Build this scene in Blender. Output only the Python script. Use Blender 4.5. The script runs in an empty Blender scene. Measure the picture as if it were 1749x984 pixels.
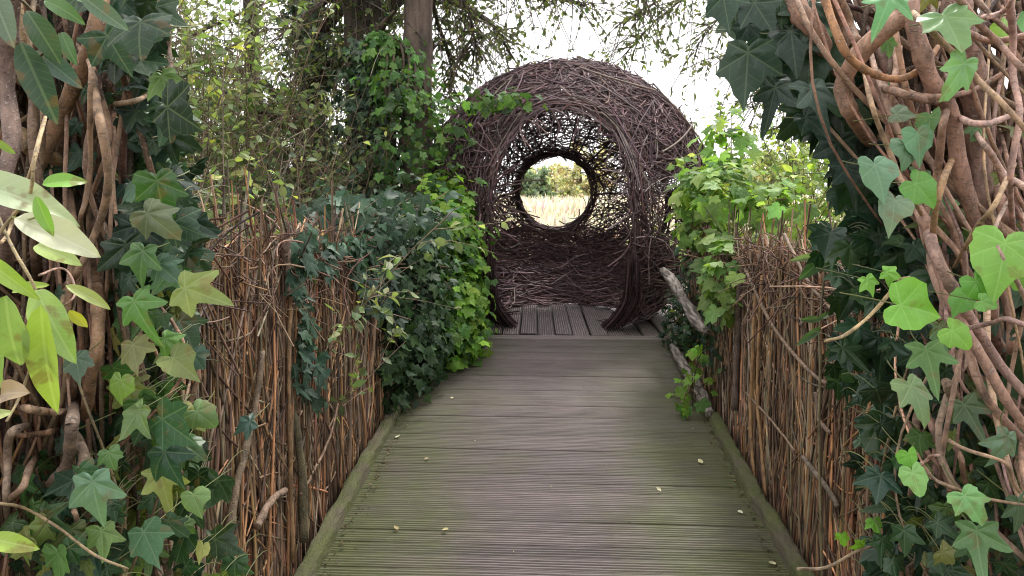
import bpy, math
import numpy as np
from mathutils import Vector, Matrix, Euler

# ------------------------------------------------------------------ camera, sky, sun, exposure
S = bpy.context.scene
C = S.collection
FPX, CX, CY = 1314.0, 874.5, 492.0          # focal length and centre in photo pixels
CAMZ = 1.55
cd = bpy.data.cameras.new('camera'); cam = bpy.data.objects.new('camera', cd); C.objects.link(cam)
cd.sensor_width = 36; cd.lens = 36*FPX/1749; cd.clip_start = .02; cd.clip_end = 2000
cam.location = (0, 0, CAMZ)
cam.rotation_euler = Euler((math.radians(90-7.11), 0, math.radians(3.2)))
S.camera = cam
W = bpy.data.worlds.new('World'); S.world = W; W.use_nodes = True
wn = W.node_tree; bg = wn.nodes['Background']
sky = wn.nodes.new('ShaderNodeTexSky'); sky.sky_type = 'NISHITA'; sky.sun_disc = False
SUN_EL, SUN_AZ = 58, 25
sky.sun_elevation = math.radians(SUN_EL); sky.sun_rotation = math.radians(SUN_AZ)
sky.air_density = 1.0; sky.dust_density = 6.0; sky.ozone_density = 1.0
hs = wn.nodes.new('ShaderNodeHueSaturation'); hs.inputs['Saturation'].default_value = .12
mxs = wn.nodes.new('ShaderNodeMix'); mxs.data_type = 'RGBA'; mxs.inputs[0].default_value = .72; mxs.inputs[7].default_value = (7.4, 7.3, 7.3, 1)   # even cloud cover over the clear sky
wn.links.new(sky.outputs[0], hs.inputs['Color']); wn.links.new(hs.outputs[0], mxs.inputs[6]); wn.links.new(mxs.outputs[2], bg.inputs[0])
bg.inputs[1].default_value = .15
ld = bpy.data.lights.new('sun', 'SUN'); ld.energy = 1.5; ld.angle = math.radians(11); ld.color = (1, .96, .9)
sun = bpy.data.objects.new('sun', ld); C.objects.link(sun)
az, el = math.radians(SUN_AZ), math.radians(SUN_EL)
sd = Vector((math.sin(az)*math.cos(el), math.cos(az)*math.cos(el), math.sin(el)))
sun.rotation_euler = sd.to_track_quat('Z', 'Y').to_euler()
S.view_settings.view_transform = 'Standard'; S.view_settings.look = 'None'
S.view_settings.gamma = 1; S.view_settings.exposure = 1.15
S.cycles.max_bounces = 6; S.cycles.diffuse_bounces = 3; S.cycles.glossy_bounces = 2
S.cycles.transmission_bounces = 3; S.cycles.transparent_max_bounces = 4
S.cycles.use_denoising = True; S.cycles.pixel_filter_type = 'BLACKMAN_HARRIS'; S.cycles.filter_width = 1.1

# ------------------------------------------------------------------ helpers
R0 = np.random.default_rng(7)
RM = np.array(cam.rotation_euler.to_matrix())
def P(px, py, Y):
    """the place at world distance Y along the path that lies in this direction"""
    v = RM @ np.array([(px-CX)/FPX, -(py-CY)/FPX, -1.0])
    return np.array([0, 0, CAMZ]) + v*(Y/v[1])
def Pn(px, py, Y):
    px, py, Y = np.broadcast_arrays(np.asarray(px, float), py, Y)
    v = np.stack([(px-CX)/FPX, -(py-CY)/FPX, -np.ones_like(px)], -1) @ RM.T
    return np.array([0, 0, CAMZ]) + v*(Y/v[..., 1])[..., None]
def nz(v): return v/(np.linalg.norm(v, axis=-1, keepdims=True)+1e-9)

def rampz(y): return .085*np.minimum(y, 5.64)
PLATZ = .085*5.64

def tag(o, label=None, cat=None, group=None, kind=None):
    if label: o['label'] = label
    if cat: o['category'] = cat
    if group: o['group'] = group
    if kind: o['kind'] = kind
    return o
def thing(name, label, cat, loc=(0, 0, 0), group=None):
    o = bpy.data.objects.new(name, None); C.objects.link(o); o.location = loc
    o.empty_display_size = .1
    return tag(o, label, cat, group)
def mobj(name, V, F, mat, parent=None, uv=None, col=None, smooth=True):
    V = np.asarray(V, float); F = np.asarray(F, int)
    if parent is not None:
        off = np.zeros(3); q = parent
        while q is not None:
            off += np.array(q.location); q = q.parent
        V = V-off
    me = bpy.data.meshes.new(name)
    n, k = F.shape
    me.vertices.add(len(V)); me.vertices.foreach_set('co', V.astype(np.float32).ravel())
    me.loops.add(n*k); me.loops.foreach_set('vertex_index', F.astype(np.int32).ravel())
    me.polygons.add(n); me.polygons.foreach_set('loop_start', (np.arange(n)*k).astype(np.int32))
    me.polygons.foreach_set('loop_total', np.full(n, k, np.int32))
    if smooth: me.polygons.foreach_set('use_smooth', np.ones(n, bool))
    me.update(calc_edges=True)
    if uv is not None:
        l = me.uv_layers.new(name='UVMap'); l.data.foreach_set('uv', uv[F.ravel()].astype(np.float32).ravel())
    if col is not None:
        a = me.color_attributes.new('Col', 'FLOAT_COLOR', 'POINT')
        c4 = np.ones((len(V), 4), np.float32); c4[:, :3] = col; a.data.foreach_set('color', c4.ravel())
    me.materials.append(mat)
    o = bpy.data.objects.new(name, me); C.objects.link(o)
    if parent is not None: o.parent = parent
    return o
class Pack:
    def __init__(s): s.V, s.F, s.U, s.K, s.n = [], [], [], [], 0
    def add(s, t):
        V, F, U, K = t
        if len(V) == 0: return s
        s.V.append(V); s.F.append(F+s.n); s.U.append(U); s.K.append(K); s.n += len(V); return s
    def build(s, name, mat, parent=None, smooth=True):
        return mobj(name, np.concatenate(s.V), np.concatenate(s.F), mat, parent, np.concatenate(s.U), np.concatenate(s.K), smooth)

def tubes(pts, rad, sides=5, col=(.1, .07, .05), rng=R0, cap=False):
    """pts (N,K,3), rad broadcastable to (N,K); every tube its own tint"""
    pts = np.asarray(pts, float)
    if pts.ndim == 2: pts = pts[None]
    N, K, _ = pts.shape
    rad = np.broadcast_to(np.asarray(rad, float), (N, K)).copy()
    if cap:
        pts = np.concatenate([pts[:, :1], pts, pts[:, -1:]], 1); rad = np.concatenate([rad[:, :1]*.05, rad, rad[:, -1:]*.05], 1); K += 2
    t = np.gradient(pts, axis=1) + 1e-7; t = nz(t)
    ref = rng.normal(size=(N, 1, 3)); ref = ref - (ref*t.mean(1, keepdims=True)).sum(-1, keepdims=True)*nz(t.mean(1, keepdims=True)); ref = nz(ref)
    a = nz(np.cross(t, ref)); b = np.cross(t, a)
    ang = np.arange(sides)*2*np.pi/sides
    V = pts[:, :, None] + rad[:, :, None, None]*(np.cos(ang)[:, None]*a[:, :, None] + np.sin(ang)[:, None]*b[:, :, None])
    idx = np.arange(N*K*sides).reshape(N, K, sides)
    nx = np.roll(idx, -1, axis=2)
    F = np.stack([idx[:, :-1], nx[:, :-1], nx[:, 1:], idx[:, 1:]], -1).reshape(-1, 4)
    col = np.broadcast_to(np.asarray(col, float), (N, 3))
    K_ = np.repeat(col, K*sides, axis=0)
    L = np.concatenate([np.zeros((N, 1)), np.cumsum(np.linalg.norm(np.diff(pts, axis=1), axis=-1), 1)], 1)
    U = np.stack([np.broadcast_to(np.arange(sides)/sides, (N, K, sides)), np.broadcast_to(L[:, :, None], (N, K, sides))], -1).reshape(-1, 2)
    return V.reshape(-1, 3), F, U, K_
def smoothline(p, n=28):
    """Catmull-Rom through control points, p (m,d)"""
    p = np.asarray(p, float)
    q = np.vstack([2*p[0]-p[1], p, 2*p[-1]-p[-2]])
    out = []
    for s in np.linspace(0, len(p)-1-1e-6, n):
        i = int(s); t = s-i; a, b, c, d = q[i:i+4]
        out.append(.5*((2*b)+(-a+c)*t+(2*a-5*b+4*c-d)*t*t+(-a+3*b-3*c+d)*t**3))
    return np.array(out)
def pal(colors, n, rng, jit=.22, w=None):
    colors = np.array(colors); i = rng.choice(len(colors), n, p=w)
    return colors[i]*np.exp(rng.normal(0, jit, (n, 1)))*np.exp(rng.normal(0, .06, (n, 3)))

# ------------------------------------------------------------------ materials
def newmat(name):
    m = bpy.data.materials.new(name); m.use_nodes = True
    nt = m.node_tree; return m, nt, nt.nodes['Principled BSDF'], nt.nodes['Material Output']
def N(nt, t, **kw):
    n = nt.nodes.new(t)
    for k, v in kw.items():
        if isinstance(v, (int, float, str, bool)) and hasattr(n, k): setattr(n, k, v)
    return n
def math_(nt, op, a, b=None, c=None):
    n = nt.nodes.new('ShaderNodeMath'); n.operation = op
    for i, x in enumerate((a, b, c)):
        if x is None: continue
        if isinstance(x, (int, float)): n.inputs[i].default_value = x
        else: nt.links.new(x, n.inputs[i])
    return n.outputs[0]
def mixc(nt, f, a, b, blend='MIX'):
    n = nt.nodes.new('ShaderNodeMix'); n.data_type = 'RGBA'; n.blend_type = blend
    for s, x in ((n.inputs[0], f), (n.inputs[6], a), (n.inputs[7], b)):
        if isinstance(x, (int, float)): s.default_value = x
        elif isinstance(x, tuple): s.default_value = (*x, 1)
        else: nt.links.new(x, s)
    return n.outputs[2]
def noise(nt, scale, detail=3, vec=None, rough=.5, sc=None):
    n = nt.nodes.new('ShaderNodeTexNoise'); n.inputs['Scale'].default_value = scale; n.inputs['Detail'].default_value = detail
    n.inputs['Roughness'].default_value = rough
    if vec is None:
        vec = nt.nodes.new('ShaderNodeTexCoord').outputs['Object']
    if sc:
        mp = nt.nodes.new('ShaderNodeMapping'); mp.inputs['Scale'].default_value = sc; nt.links.new(vec, mp.inputs[0]); vec = mp.outputs[0]
    nt.links.new(vec, n.inputs['Vector']); return n.outputs['Fac']
def ramp(nt, f, p0, p1, c0=(0, 0, 0), c1=(1, 1, 1)):
    n = nt.nodes.new('ShaderNodeValToRGB'); e = n.color_ramp.elements
    e[0].position, e[0].color = p0, (*c0, 1); e[1].position, e[1].color = p1, (*c1, 1)
    nt.links.new(f, n.inputs[0]); return n.outputs[0]
def bump(nt, bs, h, strength, dist):
    b = nt.nodes.new('ShaderNodeBump'); b.inputs['Strength'].default_value = strength; b.inputs['Distance'].default_value = dist
    nt.links.new(h, b.inputs['Height']); nt.links.new(b.outputs[0], bs.inputs['Normal'])

def leaf_mat(name, veins, rough=.42, trans=.3, spec=.5, veinf=.45, blotch=0.):
    m, nt, bs, out = newmat(name)
    col = N(nt, 'ShaderNodeAttribute'); col.attribute_name = 'Col'; col = col.outputs['Color']
    uvn = nt.nodes.new('ShaderNodeUVMap'); sep = nt.nodes.new('ShaderNodeSeparateXYZ'); nt.links.new(uvn.outputs[0], sep.inputs[0])
    x, y = sep.outputs[0], sep.outputs[1]
    nf = noise(nt, 26, 3); base = mixc(nt, nf, col, mixc(nt, 1., col, (.55, .6, .55), 'MULTIPLY'))
    nb = ramp(nt, noise(nt, 9, 2), .42, .62)
    base = mixc(nt, math_(nt, 'MULTIPLY', nb, .35), base, mixc(nt, 1., base, (1.35, 1.2, .7), 'MULTIPLY'))
    if blotch:
        bl = ramp(nt, noise(nt, 34, 3), .60, .66); base = mixc(nt, math_(nt, 'MULTIPLY', bl, blotch), base, (.16, .08, .03))
    if veins == 'palmate':
        y2 = math_(nt, 'SUBTRACT', y, .15)
        r = math_(nt, 'SQRT', math_(nt, 'ADD', math_(nt, 'MULTIPLY', x, x), math_(nt, 'MULTIPLY', y2, y2)))
        a = math_(nt, 'ABSOLUTE', math_(nt, 'ARCTAN2', x, y2))
        d = math_(nt, 'PINGPONG', a, math.radians(29))
        d = math_(nt, 'MULTIPLY', r, math_(nt, 'SINE', d))
        side = math_(nt, 'PINGPONG', math_(nt, 'SUBTRACT', math_(nt, 'MULTIPLY', r, 7.), math_(nt, 'MULTIPLY', d, 6.)), .5)
        v = math_(nt, 'LESS_THAN', d, .013); v2 = math_(nt, 'MULTIPLY', math_(nt, 'LESS_THAN', side, .06), .45)
    else:
        ax = math_(nt, 'ABSOLUTE', x)
        side = math_(nt, 'PINGPONG', math_(nt, 'SUBTRACT', math_(nt, 'MULTIPLY', y, 10.), math_(nt, 'MULTIPLY', ax, 9.)), .5)
        v = math_(nt, 'LESS_THAN', ax, .014); v2 = math_(nt, 'MULTIPLY', math_(nt, 'LESS_THAN', side, .06), .4)
    vf = math_(nt, 'MULTIPLY', math_(nt, 'MAXIMUM', v, v2), veinf)
    vc = mixc(nt, .5, mixc(nt, 1., col, (1.8, 1.7, 1.8), 'MULTIPLY'), (.30, .36, .20))
    base = mixc(nt, vf, base, vc)
    nt.links.new(base, bs.inputs['Base Color'])
    bs.inputs['Roughness'].default_value = rough; bs.inputs['Specular IOR Level'].default_value = spec
    hgt = math_(nt, 'ADD', math_(nt, 'MULTIPLY', vf, -1.), math_(nt, 'MULTIPLY', noise(nt, 60, 2), .8))
    bump(nt, bs, hgt, .35, .002)
    tr = nt.nodes.new('ShaderNodeBsdfTranslucent'); nt.links.new(mixc(nt, 1., base, (1.5, 1.6, .7), 'MULTIPLY'), tr.inputs[0])
    mx = nt.nodes.new('ShaderNodeMixShader'); mx.inputs[0].default_value = trans
    nt.links.new(bs.outputs[0], mx.inputs[1]); nt.links.new(tr.outputs[0], mx.inputs[2]); nt.links.new(mx.outputs[0], out.inputs[0])
    return m
def bark_mat(name, rough=.75, sc=30, contrast=.6, spots=0., stretch=(1, 1, .25), bmp=.5, spotcol=(.42, .34, .30), spec=.3, dist=.004):
    m, nt, bs, out = newmat(name)
    col = N(nt, 'ShaderNodeAttribute'); col.attribute_name = 'Col'; col = col.outputs['Color']
    n1 = noise(nt, sc, 5, sc=stretch, rough=.65)
    f = ramp(nt, n1, .38, .64)
    base = mixc(nt, f, mixc(nt, 1., col, (1-contrast,)*3, 'MULTIPLY'), mixc(nt, 1., col, (1.2, 1.15, 1.1), 'MULTIPLY'))
    pt = ramp(nt, noise(nt, sc*.35, 4), .42, .62)
    base = mixc(nt, math_(nt, 'MULTIPLY', pt, .45), base, mixc(nt, 1., base, (.62, .66, .62), 'MULTIPLY'))
    h = n1
    if spots:
        s1 = ramp(nt, noise(nt, sc*5, 2), .60, .66); base = mixc(nt, math_(nt, 'MULTIPLY', s1, spots), base, spotcol)
        s2 = ramp(nt, noise(nt, sc*2.2, 4, sc=(1, 1, 2.2)), .58, .66); base = mixc(nt, math_(nt, 'MULTIPLY', s2, spots*.4), base, mixc(nt, 1., col, (.35, .33, .33), 'MULTIPLY'))
        h = math_(nt, 'ADD', n1, math_(nt, 'MULTIPLY', math_(nt, 'SUBTRACT', s1, s2), .15))
    nt.links.new(base, bs.inputs['Base Color']); bs.inputs['Roughness'].default_value = rough
    bs.inputs['Specular IOR Level'].default_value = spec
    bump(nt, bs, h, bmp, dist)
    return m
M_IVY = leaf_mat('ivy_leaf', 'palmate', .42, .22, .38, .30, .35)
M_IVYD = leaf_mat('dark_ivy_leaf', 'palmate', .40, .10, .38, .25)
M_IVYM = leaf_mat('matt_ivy_leaf', 'palmate', .55, .15, .3, .3)
M_SOFT = leaf_mat('soft_leaf', 'palmate', .55, .42, .3, .3)
M_OVAL = leaf_mat('oval_leaf', 'pinnate', .5, .42, .3, .25)
M_LAUR = leaf_mat('laurel_leaf', 'pinnate', .40, .22, .45, .35, .55)
M_ROD = bark_mat('dry_rod', .7, 40, .5, 0, (1, 1, .15), .3)
M_STEM = bark_mat('vine_bark', .7, 45, .5, .6, (1, 1, .35), 1., dist=.006)
M_BARK = bark_mat('tree_bark', .85, 14, .6, .25, (1, 1, .2), 1.0, (.2, .2, .15))
M_DOME = bark_mat('willow_rod', .62, 40, .4, 0, (1, 1, 1), .2)
M_GRASS = leaf_mat('grass_blade', 'pinnate', .6, .15, .2, .0)

# ------------------------------------------------------------------ leaf templates
def polar(pts, rings=2, ridge=.05, cup=.10, cy=.15, extra=0, teeth=0., wav=0., var=None):
    a = np.radians([p[0] for p in pts]); l = np.array([p[1] for p in pts])
    if extra:
        aa = np.linspace(a[0], a[-1], extra); l = np.interp(aa, a, l); a = aa
        if teeth: l = l*(1+teeth*np.where(np.arange(extra) % 2 == 0, 1, -1)*np.sin(np.minimum(np.arange(extra), 6)/6*1.57))
    lr = l.copy()
    if var is not None:
        vq = np.random.default_rng(var); ph = vq.random(4)*6
        l = l*(1+.10*np.sin(a*2.3+ph[0])+.05*np.sin(a*9+ph[1]))*vq.uniform(.92, 1.08); lr = lr*(1+.10*np.sin(a*2.3+ph[2])+.05*np.sin(a*9+ph[3]))*vq.uniform(.92, 1.08); lr[0] = l[0]
    A = np.concatenate([a, -a[::-1]]); L = np.concatenate([l, lr[::-1]])
    if abs(A[0]-A[-1]) < 1e-6: A = A[:-1]; L = L[:-1]
    n = len(A); V = [[0, cy, 0]]
    for r in range(1, rings+1):
        f = r/rings
        for k in range(n):
            x = math.sin(A[k])*L[k]*f; y = cy+math.cos(A[k])*L[k]*f
            vein = abs(((abs(A[k])+math.radians(29)) % math.radians(58))-math.radians(29))/math.radians(29)
            z = ridge*vein*math.sin(f*2.6) - cup*f*f*L[k]*L[k]*1.6 + wav*math.sin(A[k]*5)*f
            V.append([x, y, z])
    F = []
    for k in range(n): F.append([0, 1+(k+1) % n, 1+k])
    for r in range(rings-1):
        o = 1+r*n
        for k in range(n):
            a0, b0 = o+k, o+(k+1) % n
            F += [[a0, b0, b0+n], [a0, b0+n, a0+n]]
    return np.array(V), np.array(F)
IVYP = [(0, .85), (7, .68), (16, .54), (26, .44), (33, .40), (42, .45), (50, .54), (57, .60), (63, .52), (74, .40), (86, .32), (97, .35), (110, .40), (118, .40), (130, .33), (145, .26), (160, .17), (175, .10)]
HEARTP = [(0, .85), (10, .70), (22, .60), (38, .53), (50, .53), (65, .50), (80, .46), (95, .44), (110, .43), (125, .42), (140, .38), (155, .28), (168, .17), (178, .08)]
MAPP = [(0, .85), (10, .70), (20, .60), (28, .50), (40, .62), (52, .70), (64, .60), (78, .42), (92, .46), (106, .50), (120, .44), (135, .34), (150, .28), (165, .18), (178, .10)]
BROADP = [(a, l*(1.0 if a < 8 else 1.18 if (a < 42 or 68 < a < 104) else 1.0)) for a, l in IVYP]      # broader lobes
NARP = [(a, l*(1.12 if a < 10 else .9 if (a < 42 or 68 < a < 104) else 1.)) for a, l in IVYP]       # narrower, longer tip
T_IVY = [polar(pp, 3, rg, cp, var=v_) for v_, (pp, rg, cp) in enumerate(((IVYP, .05, .10), (BROADP, .06, .2), (NARP, .05, .05), (BROADP, .03, -.06), (IVYP, .08, .25), (BROADP, .05, .12)))]
T_IVYF = [polar(pp, 1, 0, cp, var=v_) for v_, (pp, cp) in enumerate(((IVYP, .12), (BROADP, .2), (NARP, .05), (BROADP, -.05)))]
T_HEART = [polar(HEARTP, 3, .05, .14, var=v_) for v_ in range(4)]
T_HEARTF = polar(HEARTP, 1, 0, .12, extra=9)
T_MAPF = polar(MAPP, 2, .06, .12, extra=17, teeth=.07)
def oval(w=.28, ny=5, nx=1, fold=.25, bend=.25, tip=1., wav=0.):
    V, F = [], []
    cols = 2*nx+1
    for j in range(ny+1):
        t = j/ny; ww = w*(math.sin(math.pi*min(1, t**.85*.97+.03))**.8)*(1 if 0 < j < ny else .12)
        for i in range(cols):
            s = (i-nx)/nx
            V.append([s*ww, t, abs(s)*ww*fold - bend*t*t*.6 + wav*math.sin(t*17+s*2)*abs(s)])
    for j in range(ny):
        for i in range(cols-1):
            a = j*cols+i
            F += [[a, a+1, a+cols+1], [a, a+cols+1, a+cols]]
    return np.array(V), np.array(F)
T_OV = oval(.27, 3, 1); T_OVN = oval(.17, 3, 1, .3, .35); T_LAUR = oval(.15, 16, 3, .45, .35, wav=.006); T_LAUW = oval(.205, 16, 3, .4, .3, wav=.012)

def tri(t):
    V, F, U, K = t
    return V, np.vstack([F[:, [0, 1, 2]], F[:, [0, 2, 3]]]), np.full((len(V), 2), .31), K
def leaves(T, pos, nrm, tip, size, col, rng=R0, curlj=.42):
    pos = np.asarray(pos, float).reshape(-1, 3); n = len(pos)
    if isinstance(T, list):                            # leaves of one plant differ in outline
        nrm = np.broadcast_to(nrm, (n, 3)); tip = np.broadcast_to(tip, (n, 3)); size = np.broadcast_to(np.asarray(size, float), (n,)); col = np.broadcast_to(col, (n, 3))
        w = rng.integers(0, len(T), n); pk = Pack()
        for k in range(len(T)):
            if (w == k).any(): pk.add(leaves(T[k], pos[w == k], nrm[w == k], tip[w == k], size[w == k], col[w == k], rng, curlj))
        return np.concatenate(pk.V), np.concatenate(pk.F), np.concatenate(pk.U), np.concatenate(pk.K)
    V0, F0 = T
    if n == 0: return np.zeros((0, 3)), None, None, None
    nrm = nz(np.broadcast_to(nrm, (n, 3))); tip = np.broadcast_to(tip, (n, 3))
    y = nz(tip-(tip*nrm).sum(-1, keepdims=True)*nrm); x = np.cross(y, nrm)
    size = np.broadcast_to(np.asarray(size, float), (n,))
    lv = np.broadcast_to(V0, (n, len(V0), 3)).copy()
    cj = rng.normal(0, curlj, (n, 1)); fj = rng.normal(0, curlj, (n, 1))
    lv[:, :, 2] += cj*(lv[:, :, 1]-.3)**2*.6 + fj*lv[:, :, 0]**2*1.2
    lv[:, :, 2] += rng.normal(0, curlj*1.1, (n, 1))*lv[:, :, 0]*(lv[:, :, 1]-.2)          # twist
    lv[:, :, 0] *= 1+rng.normal(0, .12, (n, 1))
    Wv = pos[:, None]+size[:, None, None]*(lv[:, :, :1]*x[:, None]+lv[:, :, 1:2]*y[:, None]+lv[:, :, 2:]*nrm[:, None])
    m = len(V0); F = (F0[None]+(np.arange(n)*m)[:, None, None]).reshape(-1, 3)
    U = np.broadcast_to(V0[:, :2], (n, m, 2)).reshape(-1, 2)
    K = np.repeat(np.broadcast_to(col, (n, 3)), m, axis=0)
    return Wv.reshape(-1, 3), F, U, K

# ------------------------------------------------------------------ palettes (albedo)
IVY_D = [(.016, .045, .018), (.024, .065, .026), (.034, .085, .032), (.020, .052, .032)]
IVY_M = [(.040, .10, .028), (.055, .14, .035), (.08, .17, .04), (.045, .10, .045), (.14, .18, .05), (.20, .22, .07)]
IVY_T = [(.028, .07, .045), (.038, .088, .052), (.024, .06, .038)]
BRIGHT = [(.20, .36, .05), (.27, .44, .07), (.16, .32, .05), (.11, .24, .05)]
MINT = [(.16, .34, .17), (.20, .38, .18), (.13, .28, .13)]
SOFTG = [(.17, .27, .08), (.12, .22, .07), (.22, .32, .10), (.09, .17, .06)]
HEDGE = [(.09, .15, .06), (.13, .19, .08), (.07, .12, .05), (.2, .24, .1), (.05, .09, .04)]
RODC = [(.46, .25, .14), (.30, .185, .12), (.22, .15, .10), (.29, .215, .15), (.10, .068, .05), (.56, .31, .155), (.36, .29, .215), (.16, .105, .075)]
VINEC = [(.30, .19, .13), (.25, .16, .11), (.34, .22, .16), (.20, .13, .09)]

# ------------------------------------------------------------------ ground and field
def grid_mesh(xs, ys, zf):
    X, Y = np.meshgrid(xs, ys); Z = zf(X, Y); V = np.stack([X, Y, Z], -1).reshape(-1, 3)
    a = np.arange(len(xs)*len(ys)).reshape(len(ys), len(xs))
    F = np.stack([a[:-1, :-1], a[:-1, 1:], a[1:, 1:], a[1:, :-1]], -1).reshape(-1, 4); return V, F
m, nt, bs, out = newmat('ground_soil_and_straw')
tc = nt.nodes.new('ShaderNodeTexCoord'); sp = nt.nodes.new('ShaderNodeSeparateXYZ'); nt.links.new(tc.outputs['Object'], sp.inputs[0])
far = math_(nt, 'MULTIPLY', math_(nt, 'SUBTRACT', sp.outputs[1], 9.), .12); far = nt.nodes.new('ShaderNodeClamp'); 
fm = math_(nt, 'MULTIPLY', math_(nt, 'SUBTRACT', sp.outputs[1], 9.), .15); nt.links.new(fm, far.inputs[0])
near = mixc(nt, noise(nt, 12, 6), (.035, .025, .018), (.10, .08, .05)); field = mixc(nt, noise(nt, .5, 6), (.42, .38, .27), (.58, .51, .40))
nt.links.new(mixc(nt, far.outputs[0], near, field), bs.inputs['Base Color']); bs.inputs['Roughness'].default_value = .95
bump(nt, bs, noise(nt, 25, 5), .8, .03)
xs = np.concatenate([-np.geomspace(900, 3, 24), np.linspace(-2.5, 2.5, 11), np.geomspace(3, 900, 24)])
ys = np.concatenate([[-300, -60, -15], np.linspace(-6, 12, 19), np.geomspace(14, 1500, 30)])
gz = lambda X, Y: np.where(Y < 12, np.clip(.04*Y, -.2, .5)-.12, .30) + .04*np.sin(X*1.7)*np.cos(Y*1.3)*(np.abs(X) < 40)
V, F = grid_mesh(xs, ys, gz); tag(mobj('ground', V, F, m), 'dark soil and straw coloured meadow ground', 'ground', kind='structure')

r = np.random.default_rng(11)
n = 26000; y = 11+(70-11)*r.random(n)**1.5; x = (r.random(n)-.5)*y*1.15+.0
b = np.stack([x, y, np.full(n, .3)], -1); h = r.uniform(.6, 1.15, n)*np.where(y < 20, .8, 1)
g = leaves(oval(.05, 3, 1, .5, .5), b, nz(np.stack([r.normal(0, .5, n), -np.ones(n), r.normal(0, .1, n)], -1)),
           nz(np.stack([r.normal(0, .22, n), r.normal(0, .22, n), np.ones(n)], -1)), h,
           pal([(.74, .64, .54), (.70, .62, .50), (.60, .60, .42), (.72, .54, .50), (.78, .71, .62), (.66, .60, .48)], n, r, .15), r)
tag(Pack().add(g).build('meadow_grass', M_GRASS), 'tall pale straw grass of the bright meadow behind the dome', 'grass', kind='stuff')

# ------------------------------------------------------------------ boardwalk ramp, platform
def deck_profile(pitch, grooves, gap=.0035, depth=.009):
    """cross-section of one grooved board: (along, height)"""
    L = pitch-gap; p = [(0, -.028), (0, -.003), (.002, 0)]
    w = L/grooves
    for k in range(grooves):
        a = k*w
        p += [(a+w*.24, 0), (a+w*.34, -depth), (a+w*.80, -depth), (a+w*.90, 0)] if k < grooves else []
    p = sorted(set(p), key=lambda q: (q[0], q[1])); p += [(L-.001, -.003), (L, -.028)]
    return np.array(p)
m_ramp, nt, bs, out = newmat('weathered_grooved_boards')
tc = nt.nodes.new('ShaderNodeTexCoord'); sp = nt.nodes.new('ShaderNodeSeparateXYZ'); nt.links.new(tc.outputs['Object'], sp.inputs[0])
colr = N(nt, 'ShaderNodeAttribute'); colr.attribute_name = 'Col'; colr = colr.outputs['Color']
gr = noise(nt, 14, 6, sc=(.35, 6, 1), rough=.7)
base = mixc(nt, ramp(nt, gr, .25, .75), mixc(nt, 1., colr, (.5, .47, .46), 'MULTIPLY'), mixc(nt, 1., colr, (1.3, 1.25, 1.27), 'MULTIPLY'))
# green algae grows along both edges and in blotches, less on the trodden middle
ax = math_(nt, 'ABSOLUTE', math_(nt, 'ADD', sp.outputs[0], 0.03))
edge = math_(nt, 'SUBTRACT', math_(nt, 'ADD', math_(nt, 'MULTIPLY', ax, 1.35), math_(nt, 'MULTIPLY', noise(nt, 3.2, 6, sc=(1, .9, 1), rough=.62), 1.9)), 1.14)
edge = math_(nt, 'MULTIPLY', edge, math_(nt, 'MULTIPLY_ADD', sp.outputs[1], -.16, 1.15))
al = ramp(nt, edge, .0, .55)
base = mixc(nt, math_(nt, 'MULTIPLY', al, .85), base, mixc(nt, noise(nt, 30, 4, sc=(.5, 3, 1)), (.045, .055, .018), (.13, .145, .045)))
dk = ramp(nt, noise(nt, 3.5, 4, sc=(.6, 2.5, 1)), .55, .75); base = mixc(nt, math_(nt, 'MULTIPLY', dk, .3), base, (.07, .06, .05))
nt.links.new(base, bs.inputs['Base Color'])
bs.inputs['Roughness'].default_value = .62; bs.inputs['Specular IOR Level'].default_value = .45
rr = nt.nodes.new('ShaderNodeMapRange'); nt.links.new(noise(nt, 5, 4), rr.inputs[0]); rr.inputs[3].default_value = .38; rr.inputs[4].default_value = .85; nt.links.new(rr.outputs[0], bs.inputs['Roughness'])
bump(nt, bs, gr, .35, .004)
r = np.random.default_rng(3)
def boards(along0, along1, pitch, grooves, c0, c1, place, colf, nseg=10, groove_dark=.13, gap=.0035):
    depth_ = .009; Vs, Fs, Ks, o = [], [], [], 0
    k = 0; a = along0
    while a < along1-.02:
        pr = deck_profile(pitch*r.uniform(.985, 1.0), grooves, gap); dz = r.normal(0, .0018); tilt = r.normal(0, .002)
        cr = np.linspace(c0, c1, nseg); n, mm = len(pr), nseg
        G = np.zeros((mm, n, 3)); G[:, :, 0] = cr[:, None]; G[:, :, 1] = a+pr[None, :, 0]+ (r.normal(0, .0012, mm)[:, None]); G[:, :, 2] = pr[None, :, 1]+dz+tilt*cr[:, None]
        Vs.append(place(G.reshape(-1, 3))); idx = np.arange(mm*n).reshape(mm, n)+o
        Fs.append(np.stack([idx[:-1, :-1], idx[1:, :-1], idx[1:, 1:], idx[:-1, 1:]], -1).reshape(-1, 4)); o += mm*n
        Ks.append(np.tile((colf()[None]*np.where(pr[:, 1] < -depth_*.8, groove_dark, 1.12)[:, None]), (mm, 1))); a += pitch; k += 1      # groove floors coloured darker: painted shade for contrast, along with grime
    return np.concatenate(Vs), np.concatenate(Fs), np.concatenate(Ks)
def place_ramp(v):
    v = v.copy(); v[:, 2] += rampz(v[:, 1]); return v
cr_ = lambda: np.array([.130, .106, .101])*np.exp(r.normal(0, .12))
V, F, K = boards(-.6, 5.56, .086, 5, -.85, .85, place_ramp, cr_, 12)
tag(mobj('boardwalk', V, F, m_ramp, col=K, smooth=False), 'grooved boardwalk ramp with green algae along its edges', 'boardwalk', kind='structure')
pa = math.radians(1.4)
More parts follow.
